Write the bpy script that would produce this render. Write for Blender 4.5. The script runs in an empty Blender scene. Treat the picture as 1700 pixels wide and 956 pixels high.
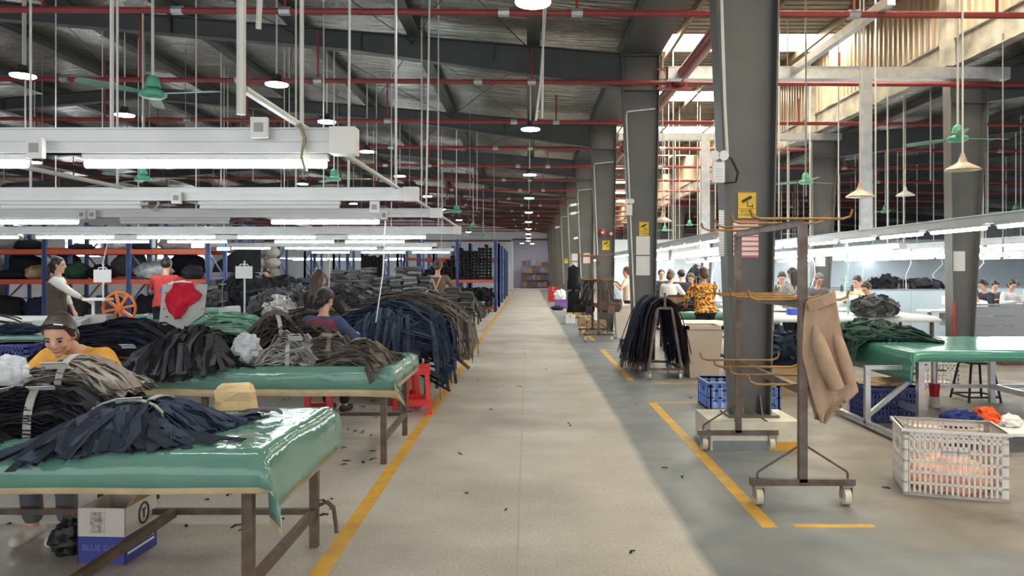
import bpy, bmesh, math, random
from mathutils import Vector, Matrix, noise
random.seed(7)
R = math.radians
S = bpy.context.scene
COL = S.collection

# ------------------------------------------------------------------ camera, world, exposure
F = 1228.0          # focal length in pixels of the 1700 px wide frame
VX, VY = 876.0, 450.0   # where the aisle's lines meet
EYE = 1.55
cam = bpy.data.cameras.new('camera')
cam.sensor_width = 36.0
cam.lens = F / 1700.0 * 36.0
cam.shift_x = -(VX - 850.0) / 1700.0
cam.shift_y = -(478.0 - VY) / 1700.0
cam.clip_end = 300
camo = bpy.data.objects.new('camera', cam)
camo.location = (0, 0, EYE)
camo.rotation_euler = (R(90), 0, 0)
COL.objects.link(camo)
S.camera = camo

w = bpy.data.worlds.new('sky')
S.world = w
w.use_nodes = True
bg = w.node_tree.nodes['Background']
bg.inputs[0].default_value = (0.93, 0.96, 1.0, 1)
bg.inputs[1].default_value = 0.7
S.view_settings.view_transform = 'Standard'
S.view_settings.look = 'None'
S.view_settings.exposure = 1.75
S.view_settings.gamma = 1.0
S.view_settings.use_curve_mapping = False
TUBE_E, LAMP_E, SKY_E, WIN_E = 13.0, 27.0, 5.5, 4.0

def PX(px, d): return (px - VX) * d / F
def PZ(py, d): return EYE - (py - VY) * d / F
def at(px, py, d): return Vector((PX(px, d), d, PZ(py, d)))
def gnd(py): return EYE * F / (py - VY)

# ------------------------------------------------------------------ materials
MATS = {}
def mat(name, col, rough=0.6, metal=0.0, var=0.12, scale=6.0, bump=0.0, bscale=40.0, emit=None, col2=None, spec=0.5, trans=0.0, alpha=1.0, stretch=None):
    if name in MATS: return MATS[name]
    m = bpy.data.materials.new(name); m.use_nodes = True
    nt = m.node_tree; N = nt.nodes; L = nt.links
    b = N['Principled BSDF']
    b.inputs['Roughness'].default_value = rough
    b.inputs['Metallic'].default_value = metal
    b.inputs['Specular IOR Level'].default_value = spec
    tc = N.new('ShaderNodeTexCoord')
    src = tc.outputs['Object']
    if stretch:
        mp = N.new('ShaderNodeMapping'); mp.inputs['Scale'].default_value = stretch
        L.new(src, mp.inputs[0]); src = mp.outputs[0]
    if var > 0 or col2:
        n = N.new('ShaderNodeTexNoise'); n.inputs['Scale'].default_value = scale; n.inputs['Detail'].default_value = 5
        L.new(src, n.inputs['Vector'])
        r = N.new('ShaderNodeValToRGB')
        c2 = col2 if col2 else tuple(max(0, c * (1 - var)) for c in col)
        c1 = col if col2 else tuple(min(1, c * (1 + var)) for c in col)
        r.color_ramp.elements[0].position = 0.35; r.color_ramp.elements[1].position = 0.65
        r.color_ramp.elements[0].color = (*c2, 1); r.color_ramp.elements[1].color = (*c1, 1)
        L.new(n.outputs['Fac'], r.inputs[0]); L.new(r.outputs[0], b.inputs['Base Color'])
    else:
        b.inputs['Base Color'].default_value = (*col, 1)
    if bump > 0:
        n2 = N.new('ShaderNodeTexNoise'); n2.inputs['Scale'].default_value = bscale; n2.inputs['Detail'].default_value = 4
        L.new(src, n2.inputs['Vector'])
        bp = N.new('ShaderNodeBump'); bp.inputs['Strength'].default_value = bump; bp.inputs['Distance'].default_value = 0.02
        L.new(n2.outputs['Fac'], bp.inputs['Height']); L.new(bp.outputs[0], b.inputs['Normal'])
    if emit:
        b.inputs['Emission Color'].default_value = (*emit[0], 1); b.inputs['Emission Strength'].default_value = emit[1]
    if trans > 0: b.inputs['Transmission Weight'].default_value = trans
    if alpha < 1: b.inputs['Alpha'].default_value = alpha
    MATS[name] = m
    return m

def lin(r, g, b):
    def c(v):
        v /= 255.0
        return v / 12.92 if v <= 0.04045 else ((v + 0.055) / 1.055) ** 2.4
    return (c(r), c(g), c(b))

M_STEEL = mat('grey_painted_steel', lin(92, 92, 89), 0.45, 0, 0.08, 3)
M_RAFT = mat('dark_rafter_steel', lin(76, 80, 80), 0.5, 0, 0.1, 2)
M_PURL = mat('purlin_steel', lin(86, 86, 82), 0.5, 0.2, 0.1, 2)
M_PEEL = mat('peeling_gutter_paint', lin(120, 116, 108), 0.6, 0, 0, 2.2, 0.2, 12, col2=lin(190, 184, 172))
M_RED = mat('red_pipe_paint', lin(146, 58, 57), 0.4, 0, 0.12, 4)
M_GALV = mat('galvanised_steel', lin(196, 198, 200), 0.32, 0.75, 0.1, 9)
M_ALU = mat('white_channel', lin(208, 211, 210), 0.38, 0.15, 0.05, 4)
M_WHITE = mat('white_plastic', lin(225, 225, 222), 0.45, 0, 0.04, 5)
M_ROD = mat('white_conduit', lin(205, 205, 200), 0.4, 0, 0.05, 6)
M_RODG = mat('grey_conduit', lin(140, 140, 136), 0.45, 0.2, 0.08, 6)
M_FAN = mat('green_enamel', lin(96, 178, 146), 0.35, 0, 0.08, 6)
M_FANB = mat('fan_blade_green', lin(110, 160, 138), 0.45, 0, 0.1, 6)
M_TUBE = mat('lit_tube', (1, 1, 1), 0.4, 0, 0, emit=((0.93, 0.98, 1.0), TUBE_E))
M_TUBEOFF = mat('unlit_tube', lin(232, 235, 236), 0.25, 0, 0)
M_LED = mat('lit_lamp_lens', (1, 1, 1), 0.4, 0, 0, emit=((0.97, 1.0, 1.0), LAMP_E))
M_DARK = mat('dark_plastic', lin(42, 42, 44), 0.5, 0, 0.1, 8)
M_BLACK = mat('black_plastic', lin(24, 24, 26), 0.5, 0, 0.1, 8)
M_RUST = mat('rusty_brown_steel', lin(104, 88, 74), 0.55, 0.2, 0, 14, 0.15, 60, col2=lin(82, 68, 58))
M_RACKS = mat('worn_rack_steel', lin(112, 104, 96), 0.45, 0.4, 0, 10, 0.1, 50, col2=lin(92, 76, 64))
M_HOOK = mat('rusty_gold_hook', lin(150, 112, 62), 0.45, 0.5, 0.2, 20)
M_GREEN = mat('green_plastic_cover', lin(98, 142, 128), 0.1, 0, 0.05, 3, 0.35, 7)
M_LINING = mat('beige_undercloth', lin(196, 178, 140), 0.85, 0, 0.12, 9, 0.2, 30)
M_WOOD = mat('plywood_board', lin(176, 150, 112), 0.6, 0, 0.1, 5)
M_BLUE = mat('rack_blue', lin(80, 104, 158), 0.45, 0, 0.1, 5)
M_ORANGE = mat('rack_orange', lin(196, 84, 54), 0.45, 0, 0.1, 5)
M_YEL = mat('yellow_floor_paint', lin(214, 166, 48), 0.6, 0, 0, 7, col2=lin(190, 146, 60))
M_CARD = mat('cardboard', lin(170, 140, 106), 0.8, 0, 0.08, 6)
M_PAPER = mat('paper_white', lin(232, 232, 230), 0.6, 0, 0.02, 6)
M_BAGP = mat('clear_plastic_bag', lin(226, 230, 236), 0.2, 0, 0.06, 8, 0.5, 25, alpha=0.65)
M_SKIN = mat('skin', lin(206, 158, 132), 0.55, 0, 0.05, 10)
M_HAIR = mat('black_hair', lin(32, 26, 25), 0.45, 0, 0.25, 30, 0.3, 60)
M_HAIRB = mat('brown_hair', lin(78, 54, 42), 0.45, 0, 0.25, 30, 0.3, 60)
M_CON = mat('white_concrete', lin(206, 200, 184), 0.8, 0, 0.08, 6, 0.2, 30)
def fab(name, c, var=0.18): return mat(name, c, 0.92, 0, var, 14, 0.25, 90, spec=0.2)
NAVY = [fab('navy_strip_a', lin(50, 60, 78)), fab('navy_strip_b', lin(38, 46, 62)), fab('navy_strip_c', lin(62, 72, 90))]
NAVY2 = [fab('slate_strip_a', lin(64, 72, 86)), fab('slate_strip_b', lin(52, 60, 74)), fab('slate_strip_c', lin(42, 48, 60))]
BLACKS = [fab('black_strip_a', lin(36, 36, 40)), fab('black_strip_b', lin(26, 26, 30)), fab('black_strip_c', lin(48, 48, 54))]
GREYS = [fab('grey_strip_a', lin(120, 116, 110)), fab('grey_strip_b', lin(98, 94, 90)), fab('grey_strip_c', lin(158, 150, 140))]
TAUPE = [fab('taupe_strip_a', lin(112, 103, 96)), fab('taupe_strip_b', lin(94, 86, 80)), fab('taupe_strip_c', lin(132, 122, 113))]
TAUPED = [fab('umber_strip_a', lin(78, 72, 66)), fab('umber_strip_b', lin(62, 57, 53)), fab('umber_strip_c', lin(92, 85, 78))]
LGREY = [fab('pale_grey_strip_a', lin(158, 156, 154)), fab('pale_grey_strip_b', lin(132, 131, 130)), fab('pale_grey_strip_c', lin(176, 174, 172))]
CHAR = [fab('charcoal_strip_a', lin(90, 90, 93)), fab('charcoal_strip_b', lin(72, 72, 76)), fab('charcoal_strip_c', lin(112, 112, 114))]
MINT = [fab('mint_strip_a', lin(150, 194, 172)), fab('mint_strip_b', lin(120, 170, 146)), fab('mint_strip_c', lin(170, 206, 186))]
DGREEN = [fab('bottle_green_a', lin(74, 100, 88)), fab('bottle_green_b', lin(58, 82, 72))]

# ------------------------------------------------------------------ mesh helpers
class MB:
    def __init__(s): s.v = []; s.f = []; s.m = []; s.cur = 0
    def add(s, vs, fs):
        o = len(s.v); s.v += [tuple(p) for p in vs]
        s.f += [tuple(i + o for i in f) for f in fs]; s.m += [s.cur] * len(fs)
        return s
    def box(s, x0, x1, y0, y1, z0, z1):
        return s.add([(x0,y0,z0),(x1,y0,z0),(x1,y1,z0),(x0,y1,z0),(x0,y0,z1),(x1,y0,z1),(x1,y1,z1),(x0,y1,z1)],
                     [(3,2,1,0),(4,5,6,7),(0,1,5,4),(1,2,6,5),(2,3,7,6),(3,0,4,7)])
    def hexa(s, p):   # eight corners: bottom ring, top ring
        return s.add(p, [(3,2,1,0),(4,5,6,7),(0,1,5,4),(1,2,6,5),(2,3,7,6),(3,0,4,7)])
    def bar(s, p, q, w, h=None, up=(0,0,1)):
        h = h or w; p = Vector(p); q = Vector(q); t = (q - p).normalized(); u = Vector(up)
        if abs(t.dot(u)) > 0.95: u = Vector((0,1,0))
        a = t.cross(u).normalized() * (w / 2); b = a.cross(t).normalized() * (h / 2)
        return s.hexa([p-a-b, p+a-b, q+a-b, q-a-b, p-a+b, p+a+b, q+a+b, q-a+b])
    def tube(s, pts, r, n=8, cap=True):
        pts = [Vector(p) for p in pts]; k = len(pts); rs = r if isinstance(r, (list, tuple)) else [r] * k
        vs = []; a = None
        for i, p in enumerate(pts):
            t = (pts[min(i+1, k-1)] - pts[max(i-1, 0)]).normalized()
            if a is None:
                a = t.cross(Vector((0,0,1)) if abs(t.z) < 0.9 else Vector((0,1,0))).normalized()
            else:
                a = (a - t * a.dot(t)).normalized()
            b = t.cross(a)
            for j in range(n):
                g = 2 * math.pi * j / n
                vs.append(p + (a * math.cos(g) + b * math.sin(g)) * rs[i])
        fs = [(i*n+j, i*n+(j+1) % n, (i+1)*n+(j+1) % n, (i+1)*n+j) for i in range(k-1) for j in range(n)]
        if cap: fs += [tuple(reversed(range(n))), tuple(range((k-1)*n, k*n))]
        return s.add(vs, fs)
    def loft(s, rings):
        n = len(rings[0]); k = len(rings); vs = [p for r in rings for p in r]
        fs = [(i*n+j, i*n+(j+1) % n, (i+1)*n+(j+1) % n, (i+1)*n+j) for i in range(k-1) for j in range(n)]
        fs += [tuple(reversed(range(n))), tuple(range((k-1)*n, k*n))]
        return s.add(vs, fs)
    def lathe(s, prof, n=16, c=(0,0,0)):
        return s.loft([[(c[0]+r*math.cos(2*math.pi*j/n), c[1]+r*math.sin(2*math.pi*j/n), c[2]+z) for j in range(n)] for r, z in prof])
    def ell(s, c, r, n=12, k=8, rot=None):
        rings = []
        for i in range(k+1):
            a = math.pi * (0.04 + 0.92 * i / k) - math.pi/2
            ring = []
            for j in range(n):
                g = 2*math.pi*j/n
                p = Vector((r[0]*math.cos(a)*math.cos(g), r[1]*math.cos(a)*math.sin(g), r[2]*math.sin(a)))
                if rot is not None: p = rot @ p
                ring.append(p + Vector(c))
            rings.append(ring)
        return s.loft(rings)
    def ribbon(s, pts, w, t, side=None, twist=0.0):
        pts = [Vector(p) for p in pts]; k = len(pts); vs = []; a = None
        for i, p in enumerate(pts):
            d = (pts[min(i+1, k-1)] - pts[max(i-1, 0)]).normalized()
            if a is None:
                a = Vector(side) if side is not None else d.cross(Vector((0,0,1)))
                a = a - d * a.dot(d)
                a = a.normalized() if a.length > 1e-4 else Vector((1,0,0))
            else:
                a = a - d * a.dot(d)
                a = a.normalized() if a.length > 1e-4 else Vector((1,0,0))
            if twist: a = (Matrix.Rotation(twist / k, 3, d) @ a)
            b = d.cross(a) * (t/2); e = a * (w/2)
            vs += [p-e-b, p+e-b, p+e+b, p-e+b]
        fs = [(i*4+j, i*4+(j+1) % 4, (i+1)*4+(j+1) % 4, (i+1)*4+j) for i in range(k-1) for j in range(4)]
        fs += [(3,2,1,0), tuple(range((k-1)*4, k*4))]
        return s.add(vs, fs)
    def grid(s, nu, nv, fn):
        vs = [fn(i/nu, j/nv) for j in range(nv+1) for i in range(nu+1)]
        fs = [(j*(nu+1)+i, j*(nu+1)+i+1, (j+1)*(nu+1)+i+1, (j+1)*(nu+1)+i) for j in range(nv) for i in range(nu)]
        return s.add(vs, fs)
    def shift(s, o):
        s.v = [(p[0]-o[0], p[1]-o[1], p[2]-o[2]) for p in s.v]; return s
    def build(s, name, mats, parent=None, smooth=0, solid=0.0):
        me = bpy.data.meshes.new(name)
        me.from_pydata(s.v, [], s.f)
        for m in (mats if isinstance(mats, (list, tuple)) else [mats]): me.materials.append(m)
        if any(s.m): me.polygons.foreach_set('material_index', s.m)
        if smooth:
            me.polygons.foreach_set('use_smooth', [True] * len(s.f))
            if smooth != 180: me.set_sharp_from_angle(angle=R(smooth))
        me.update()
        o = bpy.data.objects.new(name, me); COL.objects.link(o)
        if parent is not None: o.parent = parent
        if solid:
            md = o.modifiers.new('thickness', 'SOLIDIFY'); md.thickness = solid; md.offset = 0
        return o

def tag(o, label=None, cat=None, group=None, kind=None):
    if label: o['label'] = label
    if cat: o['category'] = cat
    if group: o['group'] = group
    if kind: o['kind'] = kind
    return o
def thing(name, label, cat, loc=(0,0,0), rz=0.0, group=None):
    o = bpy.data.objects.new(name, None); COL.objects.link(o)
    o.location = loc; o.rotation_euler = (0, 0, rz); o.empty_display_size = 0.1
    return tag(o, label, cat, group)
def single(name, mb, m, label, cat, origin=None, group=None, smooth=0, solid=0.0):   # a thing that is one mesh, points given in the world
    if origin is None:
        zs = min(p[2] for p in mb.v); origin = (sum(p[0] for p in mb.v)/len(mb.v), sum(p[1] for p in mb.v)/len(mb.v), zs)
    mb.shift(origin); o = mb.build(name, m, None, smooth, solid); o.location = origin
    return tag(o, label, cat, group)
def partw(root, name, mb, m, smooth=0, solid=0.0):   # a part given in world points under an unturned root
    return mb.shift(root.location).build(name, m, root, smooth, solid)
def struct(name, mb, m, label=None, smooth=0, cat=None):
    o = mb.build(name, m, None, smooth)
    return tag(o, label, cat, None, 'structure')
def copy_tree(o, parent=None):
    c = o.copy(); COL.objects.link(c); c.parent = parent
    for ch in list(o.children): copy_tree(ch, c)
    return c
ORD = ['nearest', 'second', 'third', 'fourth', 'fifth', 'sixth', 'seventh', 'eighth', 'ninth', 'tenth', 'eleventh', 'twelfth', 'thirteenth', 'fourteenth', 'fifteenth', 'sixteenth', 'seventeenth', 'eighteenth', 'nineteenth', 'twentieth']
def nth(i): return 'nearest' if i == 0 else ORD[i] + ' nearest'

# ------------------------------------------------------------------ the setting
def floor_material():
    m = bpy.data.materials.new('worn_factory_floor'); m.use_nodes = True
    nt = m.node_tree; N = nt.nodes; L = nt.links; b = N['Principled BSDF']
    geo = N.new('ShaderNodeNewGeometry'); sep = N.new('ShaderNodeSeparateXYZ'); L.new(geo.outputs['Position'], sep.inputs[0])
    def noise_(scale, detail=4, vec=None, rough=0.5):
        n = N.new('ShaderNodeTexNoise'); n.inputs['Scale'].default_value = scale; n.inputs['Detail'].default_value = detail; n.inputs['Roughness'].default_value = rough
        L.new(vec or geo.outputs['Position'], n.inputs['Vector']); return n.outputs['Fac']
    def math_(op, a, b_=None, c=None):
        n = N.new('ShaderNodeMath'); n.operation = op
        for i, x in enumerate((a, b_, c)):
            if x is None: continue
            if isinstance(x, (int, float)): n.inputs[i].default_value = x
            else: L.new(x, n.inputs[i])
        return n.outputs[0]
    def ramp(f, p0, c0, p1, c1):
        r = N.new('ShaderNodeValToRGB'); e = r.color_ramp.elements
        e[0].position, e[1].position = p0, p1; e[0].color, e[1].color = (*c0, 1), (*c1, 1)
        L.new(f, r.inputs[0]); return r.outputs[0]
    def mix(f, a, b_, mode='MIX'):
        n = N.new('ShaderNodeMix'); n.data_type = 'RGBA'; n.blend_type = mode
        if isinstance(f, (int, float)): n.inputs[0].default_value = f
        else: L.new(f, n.inputs[0])
        for i, x in ((6, a), (7, b_)):
            if isinstance(x, tuple): n.inputs[i].default_value = (*x, 1)
            else: L.new(x, n.inputs[i])
        return n.outputs[2]
    # pale terrazzo aisle: coarse clouds plus fine speckle
    pale = ramp(noise_(1.1, 6), 0.3, lin(176, 170, 160), 0.7, lin(206, 200, 190))
    speck = ramp(noise_(55, 5, rough=0.7), 0.36, (0.5, 0.49, 0.48), 0.62, (1, 1, 1))
    pale = mix(0.55, pale, speck, 'MULTIPLY')
    mp = N.new('ShaderNodeMapping'); mp.inputs['Scale'].default_value = (0.35, 2.2, 1); L.new(geo.outputs['Position'], mp.inputs[0])
    band = ramp(noise_(1.0, 3, mp.outputs[0]), 0.35, (0.86, 0.86, 0.86), 0.6, (1, 1, 1))  # soft shadow bands across the aisle, painted into the floor colour
    pale = mix(0.6, pale, band, 'MULTIPLY')
    # blue grey painted strip on the side of the columns, worn through to brown
    blue = ramp(noise_(1.6, 6), 0.3, lin(108, 114, 118), 0.7, lin(128, 133, 136))
    brown = ramp(noise_(2.3, 6), 0.3, lin(110, 103, 95), 0.7, lin(140, 133, 125))
    worn = math_('ADD', math_('MULTIPLY', math_('SUBTRACT', sep.outputs[0], 2.05), 1.5), math_('MULTIPLY', math_('SUBTRACT', noise_(0.9, 5), 0.5), 3.2))
    wf = ramp(worn, 0.0, (0, 0, 0), 0.5, (1, 1, 1))
    right = mix(wf, blue, brown)
    scr = ramp(noise_(7, 8, rough=0.75), 0.63, (0, 0, 0), 0.7, (1, 1, 1))
    right = mix(math_('MULTIPLY', scr, 0.35), right, lin(178, 172, 164))
    edge = math_('ADD', math_('SUBTRACT', sep.outputs[0], 0.93), math_('MULTIPLY', math_('SUBTRACT', noise_(0.5, 2), 0.5), 0.16))
    ef = ramp(math_('ADD', math_('MULTIPLY', edge, 14.0), 0.5), 0.0, (0, 0, 0), 1.0, (1, 1, 1))
    col = mix(ef, pale, right)
    # the cast joint down the aisle and the cross joints
    seam = math_('LESS_THAN', math_('ABSOLUTE', math_('ADD', sep.outputs[0], 0.056)), 0.008)
    cross = math_('LESS_THAN', math_('ABSOLUTE', math_('SUBTRACT', math_('MODULO', math_('ADD', sep.outputs[1], 40.0), 5.0), 1.2)), 0.006)
    col = mix(math_('MULTIPLY', seam, 0.6), col, lin(168, 148, 116))
    col = mix(math_('MULTIPLY', cross, 0.35), col, lin(140, 134, 126))
    dirt = ramp(noise_(19, 3), 0.755, (0, 0, 0), 0.77, (1, 1, 1))
    col = mix(math_('MULTIPLY', dirt, 0.7), col, lin(70, 66, 62))
    L.new(col, b.inputs['Base Color'])
    rr = ramp(noise_(3.0, 4), 0.3, (0.42, 0.42, 0.42), 0.7, (0.62, 0.62, 0.62))
    L.new(rr, b.inputs['Roughness']); b.inputs['Specular IOR Level'].default_value = 0.35
    bp = N.new('ShaderNodeBump'); bp.inputs['Strength'].default_value = 0.15; bp.inputs['Distance'].default_value = 0.004
    L.new(noise_(70, 3), bp.inputs['Height']); L.new(bp.outputs[0], b.inputs['Normal'])
    return m
Y0, Y1 = -9.0, 63.0
floor = struct('floor', MB().box(-22.6, 30, Y0, Y1, -0.12, 0), floor_material(), 'worn concrete factory floor, pale aisle beside blue grey paint')

def mark(x0, x1, y0, y1):
    MB().box(x0, x1, y0, y1, -0.001, 0.0015).build('yellow_line', M_YEL, floor)
mark(-1.115, -1.02, 1.5, 60)
for a, b in ((4.47, 8.73), (10.5, 14.6), (16.4, 21), (23, 27.5), (29, 33.5), (36, 41)): mark(1.42, 1.515, a, b)
mark(1.62, 2.11, 4.47, 4.53); mark(1.515, 2.45, 8.68, 8.74); mark(1.75, 2.6, 10.2, 10.26); mark(1.5, 2.3, 14.5, 14.56)

# foil lined roofs
def foil_material():
    m = mat('silver_roof_foil', lin(186, 185, 180), 0.26, 0.85, 0.15, 1.5)
    nt = m.node_tree; N = nt.nodes; L = nt.links; b = N['Principled BSDF']
    geo = N.new('ShaderNodeNewGeometry')
    mp = N.new('ShaderNodeMapping'); mp.inputs['Scale'].default_value = (0.8, 4.0, 1.0); L.new(geo.outputs['Position'], mp.inputs[0])
    n = N.new('ShaderNodeTexNoise'); n.inputs['Scale'].default_value = 2.0; n.inputs['Detail'].default_value = 3; L.new(mp.outputs[0], n.inputs['Vector'])
    br = N.new('ShaderNodeTexBrick'); br.inputs['Scale'].default_value = 1.0; br.inputs['Mortar Size'].default_value = 0.012; br.inputs['Brick Width'].default_value = 0.62; br.inputs['Row Height'].default_value = 0.3
    br.inputs['Color1'].default_value = br.inputs['Color2'].default_value = (1, 1, 1, 1); br.inputs['Mortar'].default_value = (0, 0, 0, 1)
    br.offset = 0.0
    L.new(geo.outputs['Position'], br.inputs['Vector'])
    mx = N.new('ShaderNodeMath'); mx.operation = 'MULTIPLY_ADD'; mx.inputs[1].default_value = 0.25
    L.new(br.outputs['Fac'], mx.inputs[0]); L.new(n.outputs['Fac'], mx.inputs[2])
    bp = N.new('ShaderNodeBump'); bp.inputs['Strength'].default_value = 1.0; bp.inputs['Distance'].default_value = 0.06
    L.new(mx.outputs[0], bp.inputs['Height']); L.new(bp.outputs[0], b.inputs['Normal'])
    return m
M_FOIL = foil_material()
SL = 0.083
def zraft(x): return 5.3 + SL * (12 - abs(x + 10))          # top of the rafters of the hall
def roof_sheet(name, xa, za, xb, zb, label, m, t=0.05):
    mb = MB().hexa([(xa,Y0,za),(xb,Y0,zb),(xb,Y1,zb),(xa,Y1,za),(xa,Y0,za+t),(xb,Y0,zb+t),(xb,Y1,zb+t),(xa,Y1,za+t)])
    return struct(name, mb, m, label)
PD = 0.2
ceil_r = roof_sheet('ceiling', -10, zraft(-10)+PD, 2.3, zraft(2.3)+PD, 'foil lined roof slope over the aisle', M_FOIL)
ceil_l = roof_sheet('ceiling', -22.6, zraft(-22.6)+PD, -10, zraft(-10)+PD, 'foil lined roof slope over the shelving', M_FOIL)
ceil_e = roof_sheet('ceiling', 7.5, 5.25, 19, 6.2, 'foil lined roof slope over the sewing lines', M_FOIL)
ceil_f = roof_sheet('ceiling', 19, 6.2, 30, 5.29, 'foil lined roof slope beyond the sewing lines', M_FOIL)
def purlin_mesh():
    mb = MB(); mb.box(-0.01, 0.01, Y0, Y1, -PD, 0); mb.box(-0.11, 0.11, Y0, Y1, -PD, -PD+0.018); mb.box(-0.09, 0.09, Y0, Y1, -0.012, 0.0)
    return mb
pm = None
for k in range(12):
    x = 0.1 - 2.07 * k
    par = ceil_r if x > -10 else ceil_l
    if pm is None:
        o = purlin_mesh().build('purlin', M_PURL, par); pm = o.data
    else:
        o = bpy.data.objects.new('purlin', pm); COL.objects.link(o); o.parent = par
    o.location = (x, 0, zraft(x) + PD - 0.003)
for k in range(7):
    x = 8.6 + 1.9 * k
    if x > 18.9: continue
    o = bpy.data.objects.new('purlin', pm); COL.objects.link(o); o.parent = ceil_e
    o.location = (x, 0, 5.25 + (x - 7.5) * 0.0826 - 0.003)

# portal frames: rafters and tapered columns
FR = [6.7 + 6.2 * k for k in range(-2, 10)]
def girder(mb, pts, y, wf=0.2):   # pts: (x, ztop, depth) along the girder
    for (xa, za, da), (xb, zb, db) in zip(pts, pts[1:]):
        t = 0.012
        mb.hexa([(xa,y-t,za-da),(xb,y-t,zb-db),(xb,y+t,zb-db),(xa,y+t,za-da),(xa,y-t,za),(xb,y-t,zb),(xb,y+t,zb),(xa,y+t,za)])
        for top in (0, 1):
            u0, u1 = (za, zb) if top else (za-da+0.016, zb-db+0.016)
            mb.hexa([(xa,y-wf/2,u0-0.016),(xb,y-wf/2,u1-0.016),(xb,y+wf/2,u1-0.016),(xa,y+wf/2,u0-0.016),(xa,y-wf/2,u0),(xb,y-wf/2,u1),(xb,y+wf/2,u1),(xa,y+wf/2,u0)])
raft = rafte = None
for k, y in enumerate(FR):
    if raft is None:
        mb = MB()
        girder(mb, [(1.62, zraft(1.62), 0.6), (-3.2, zraft(-3.2), 0.33), (-10, zraft(-10), 0.3), (-16.8, zraft(-16.8), 0.33), (-22.3, zraft(-22.3), 0.6)], 0)
        for xs in (-0.6, -2.9, -6.2, -9.9, -13.5):
            mb.box(xs-0.008, xs+0.008, -0.09, 0.09, zraft(xs)-0.33, zraft(xs))
        raft = mb.build('roof_rafter', M_RAFT); raft.location = (0, y, 0); o = raft
        mb = MB(); girder(mb, [(7.95, 5.08, 0.6), (12.5, 5.46, 0.33), (19, 6.0, 0.3), (30, 5.1, 0.5)], 0)
        rafte = mb.build('roof_rafter', M_RAFT); rafte.location = (0, y, 0); q = rafte
    else:
        o = raft.copy(); COL.objects.link(o); o.location = (0, y, 0)
        q = rafte.copy(); COL.objects.link(q); q.location = (0, y, 0)
    tag(o, None, None, None, 'structure'); tag(q, None, None, None, 'structure')
    o['label'] = f'dark steel roof rafter of the {nth(max(k-2,0))} frame over the hall'
    q['label'] = f'dark steel roof rafter of the {nth(max(k-2,0))} frame over the sewing lines'

def column_mesh(b0, b1, t0, t1, h, z0=0.0, d=0.24):
    mb = MB(); t = 0.016; y = d/2
    mb.hexa([(b0,-0.006,z0),(b1,-0.006,z0),(b1,0.006,z0),(b0,0.006,z0),(t0,-0.006,h),(t1,-0.006,h),(t1,0.006,h),(t0,0.006,h)])
    for (xb, xt) in ((b0, t0), (b1-t, t1-t)):
        mb.hexa([(xb,-y,z0),(xb+t,-y,z0),(xb+t,y,z0),(xb,y,z0),(xt,-y,h),(xt+t,-y,h),(xt+t,y,h),(xt,y,h)])
    mb.box(t0-0.03, t1+0.03, -y, y, h-0.02, h)
    for zz in (h-0.62,):
        mb.box(t0+0.01, t1-0.01, -y+0.01, y-0.01, zz, zz+0.014)
    mb.box(b0-0.06, b1+0.06, -y-0.04, y+0.04, z0, z0+0.022)
    for gx in (b0+0.08, b1-0.08):
        mb.hexa([(gx-0.006,-y+0.0,z0+0.02),(gx+0.006,-y+0.0,z0+0.02),(gx+0.006,-0.006,z0+0.02),(gx-0.006,-0.006,z0+0.02),(gx-0.006,-0.05,z0+0.18),(gx+0.006,-0.05,z0+0.18),(gx+0.006,-0.006,z0+0.18),(gx-0.006,-0.006,z0+0.18)])
    return mb
cols = []
cm = None
for k, y in enumerate(FR):
    if cm is None:
        cm = column_mesh(1.85, 2.2, 1.62, 2.29, 5.3, 0.0).build('column', M_STEEL).data; o = bpy.data.objects['column']
        cm2 = None
    else:
        o = bpy.data.objects.new('column', cm); COL.objects.link(o)
    o.location = (0, y, 0); tag(o, f'tapered grey steel column of the aisle row, {nth(max(k-2,0))} one', None, None, 'structure'); cols.append(o)
    if k == 2:
        o.data = column_mesh(1.84, 2.17, 1.62, 2.27, 5.3, 0.25).build('tmp_c', M_STEEL).data; bpy.data.objects.remove(bpy.data.objects['tmp_c'])
        MB().box(1.58, 2.36, -0.31, 0.27, 0, 0.25).build('plinth', M_CON, o)
    if cm2 is None:
        q = column_mesh(7.36, 7.7, 7.3, 8.0, 5.08).build('column', M_STEEL); cm2 = q.data
    else:
        q = bpy.data.objects.new('column', cm2); COL.objects.link(q)
    q.location = (0, y, 0); tag(q, f'tapered grey steel column beside the sewing lines, {nth(max(k-3,0))} one', None, None, 'structure')
    if k in (4, 6, 8, 10):
        q3 = bpy.data.objects.new('column', cm2); COL.objects.link(q3); q3.location = (-29.9, y, 0); q3['kind'] = 'structure'; q3['label'] = f'grey steel column against the window wall behind the shelving, {nth((k-4)//2)} one'
C1 = cols[2]
# the yellow skirting band and grey patch on the plinth of the first column
MB().box(2.08, 2.363, -0.314, -0.3, 0, 0.075).build('yellow_band', M_YEL, C1)
MB().box(1.6, 2.08, -0.313, -0.3, 0.0, 0.085).build('grey_patch', mat('grey_wall_paint', lin(120, 128, 132), 0.7), C1)

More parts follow.
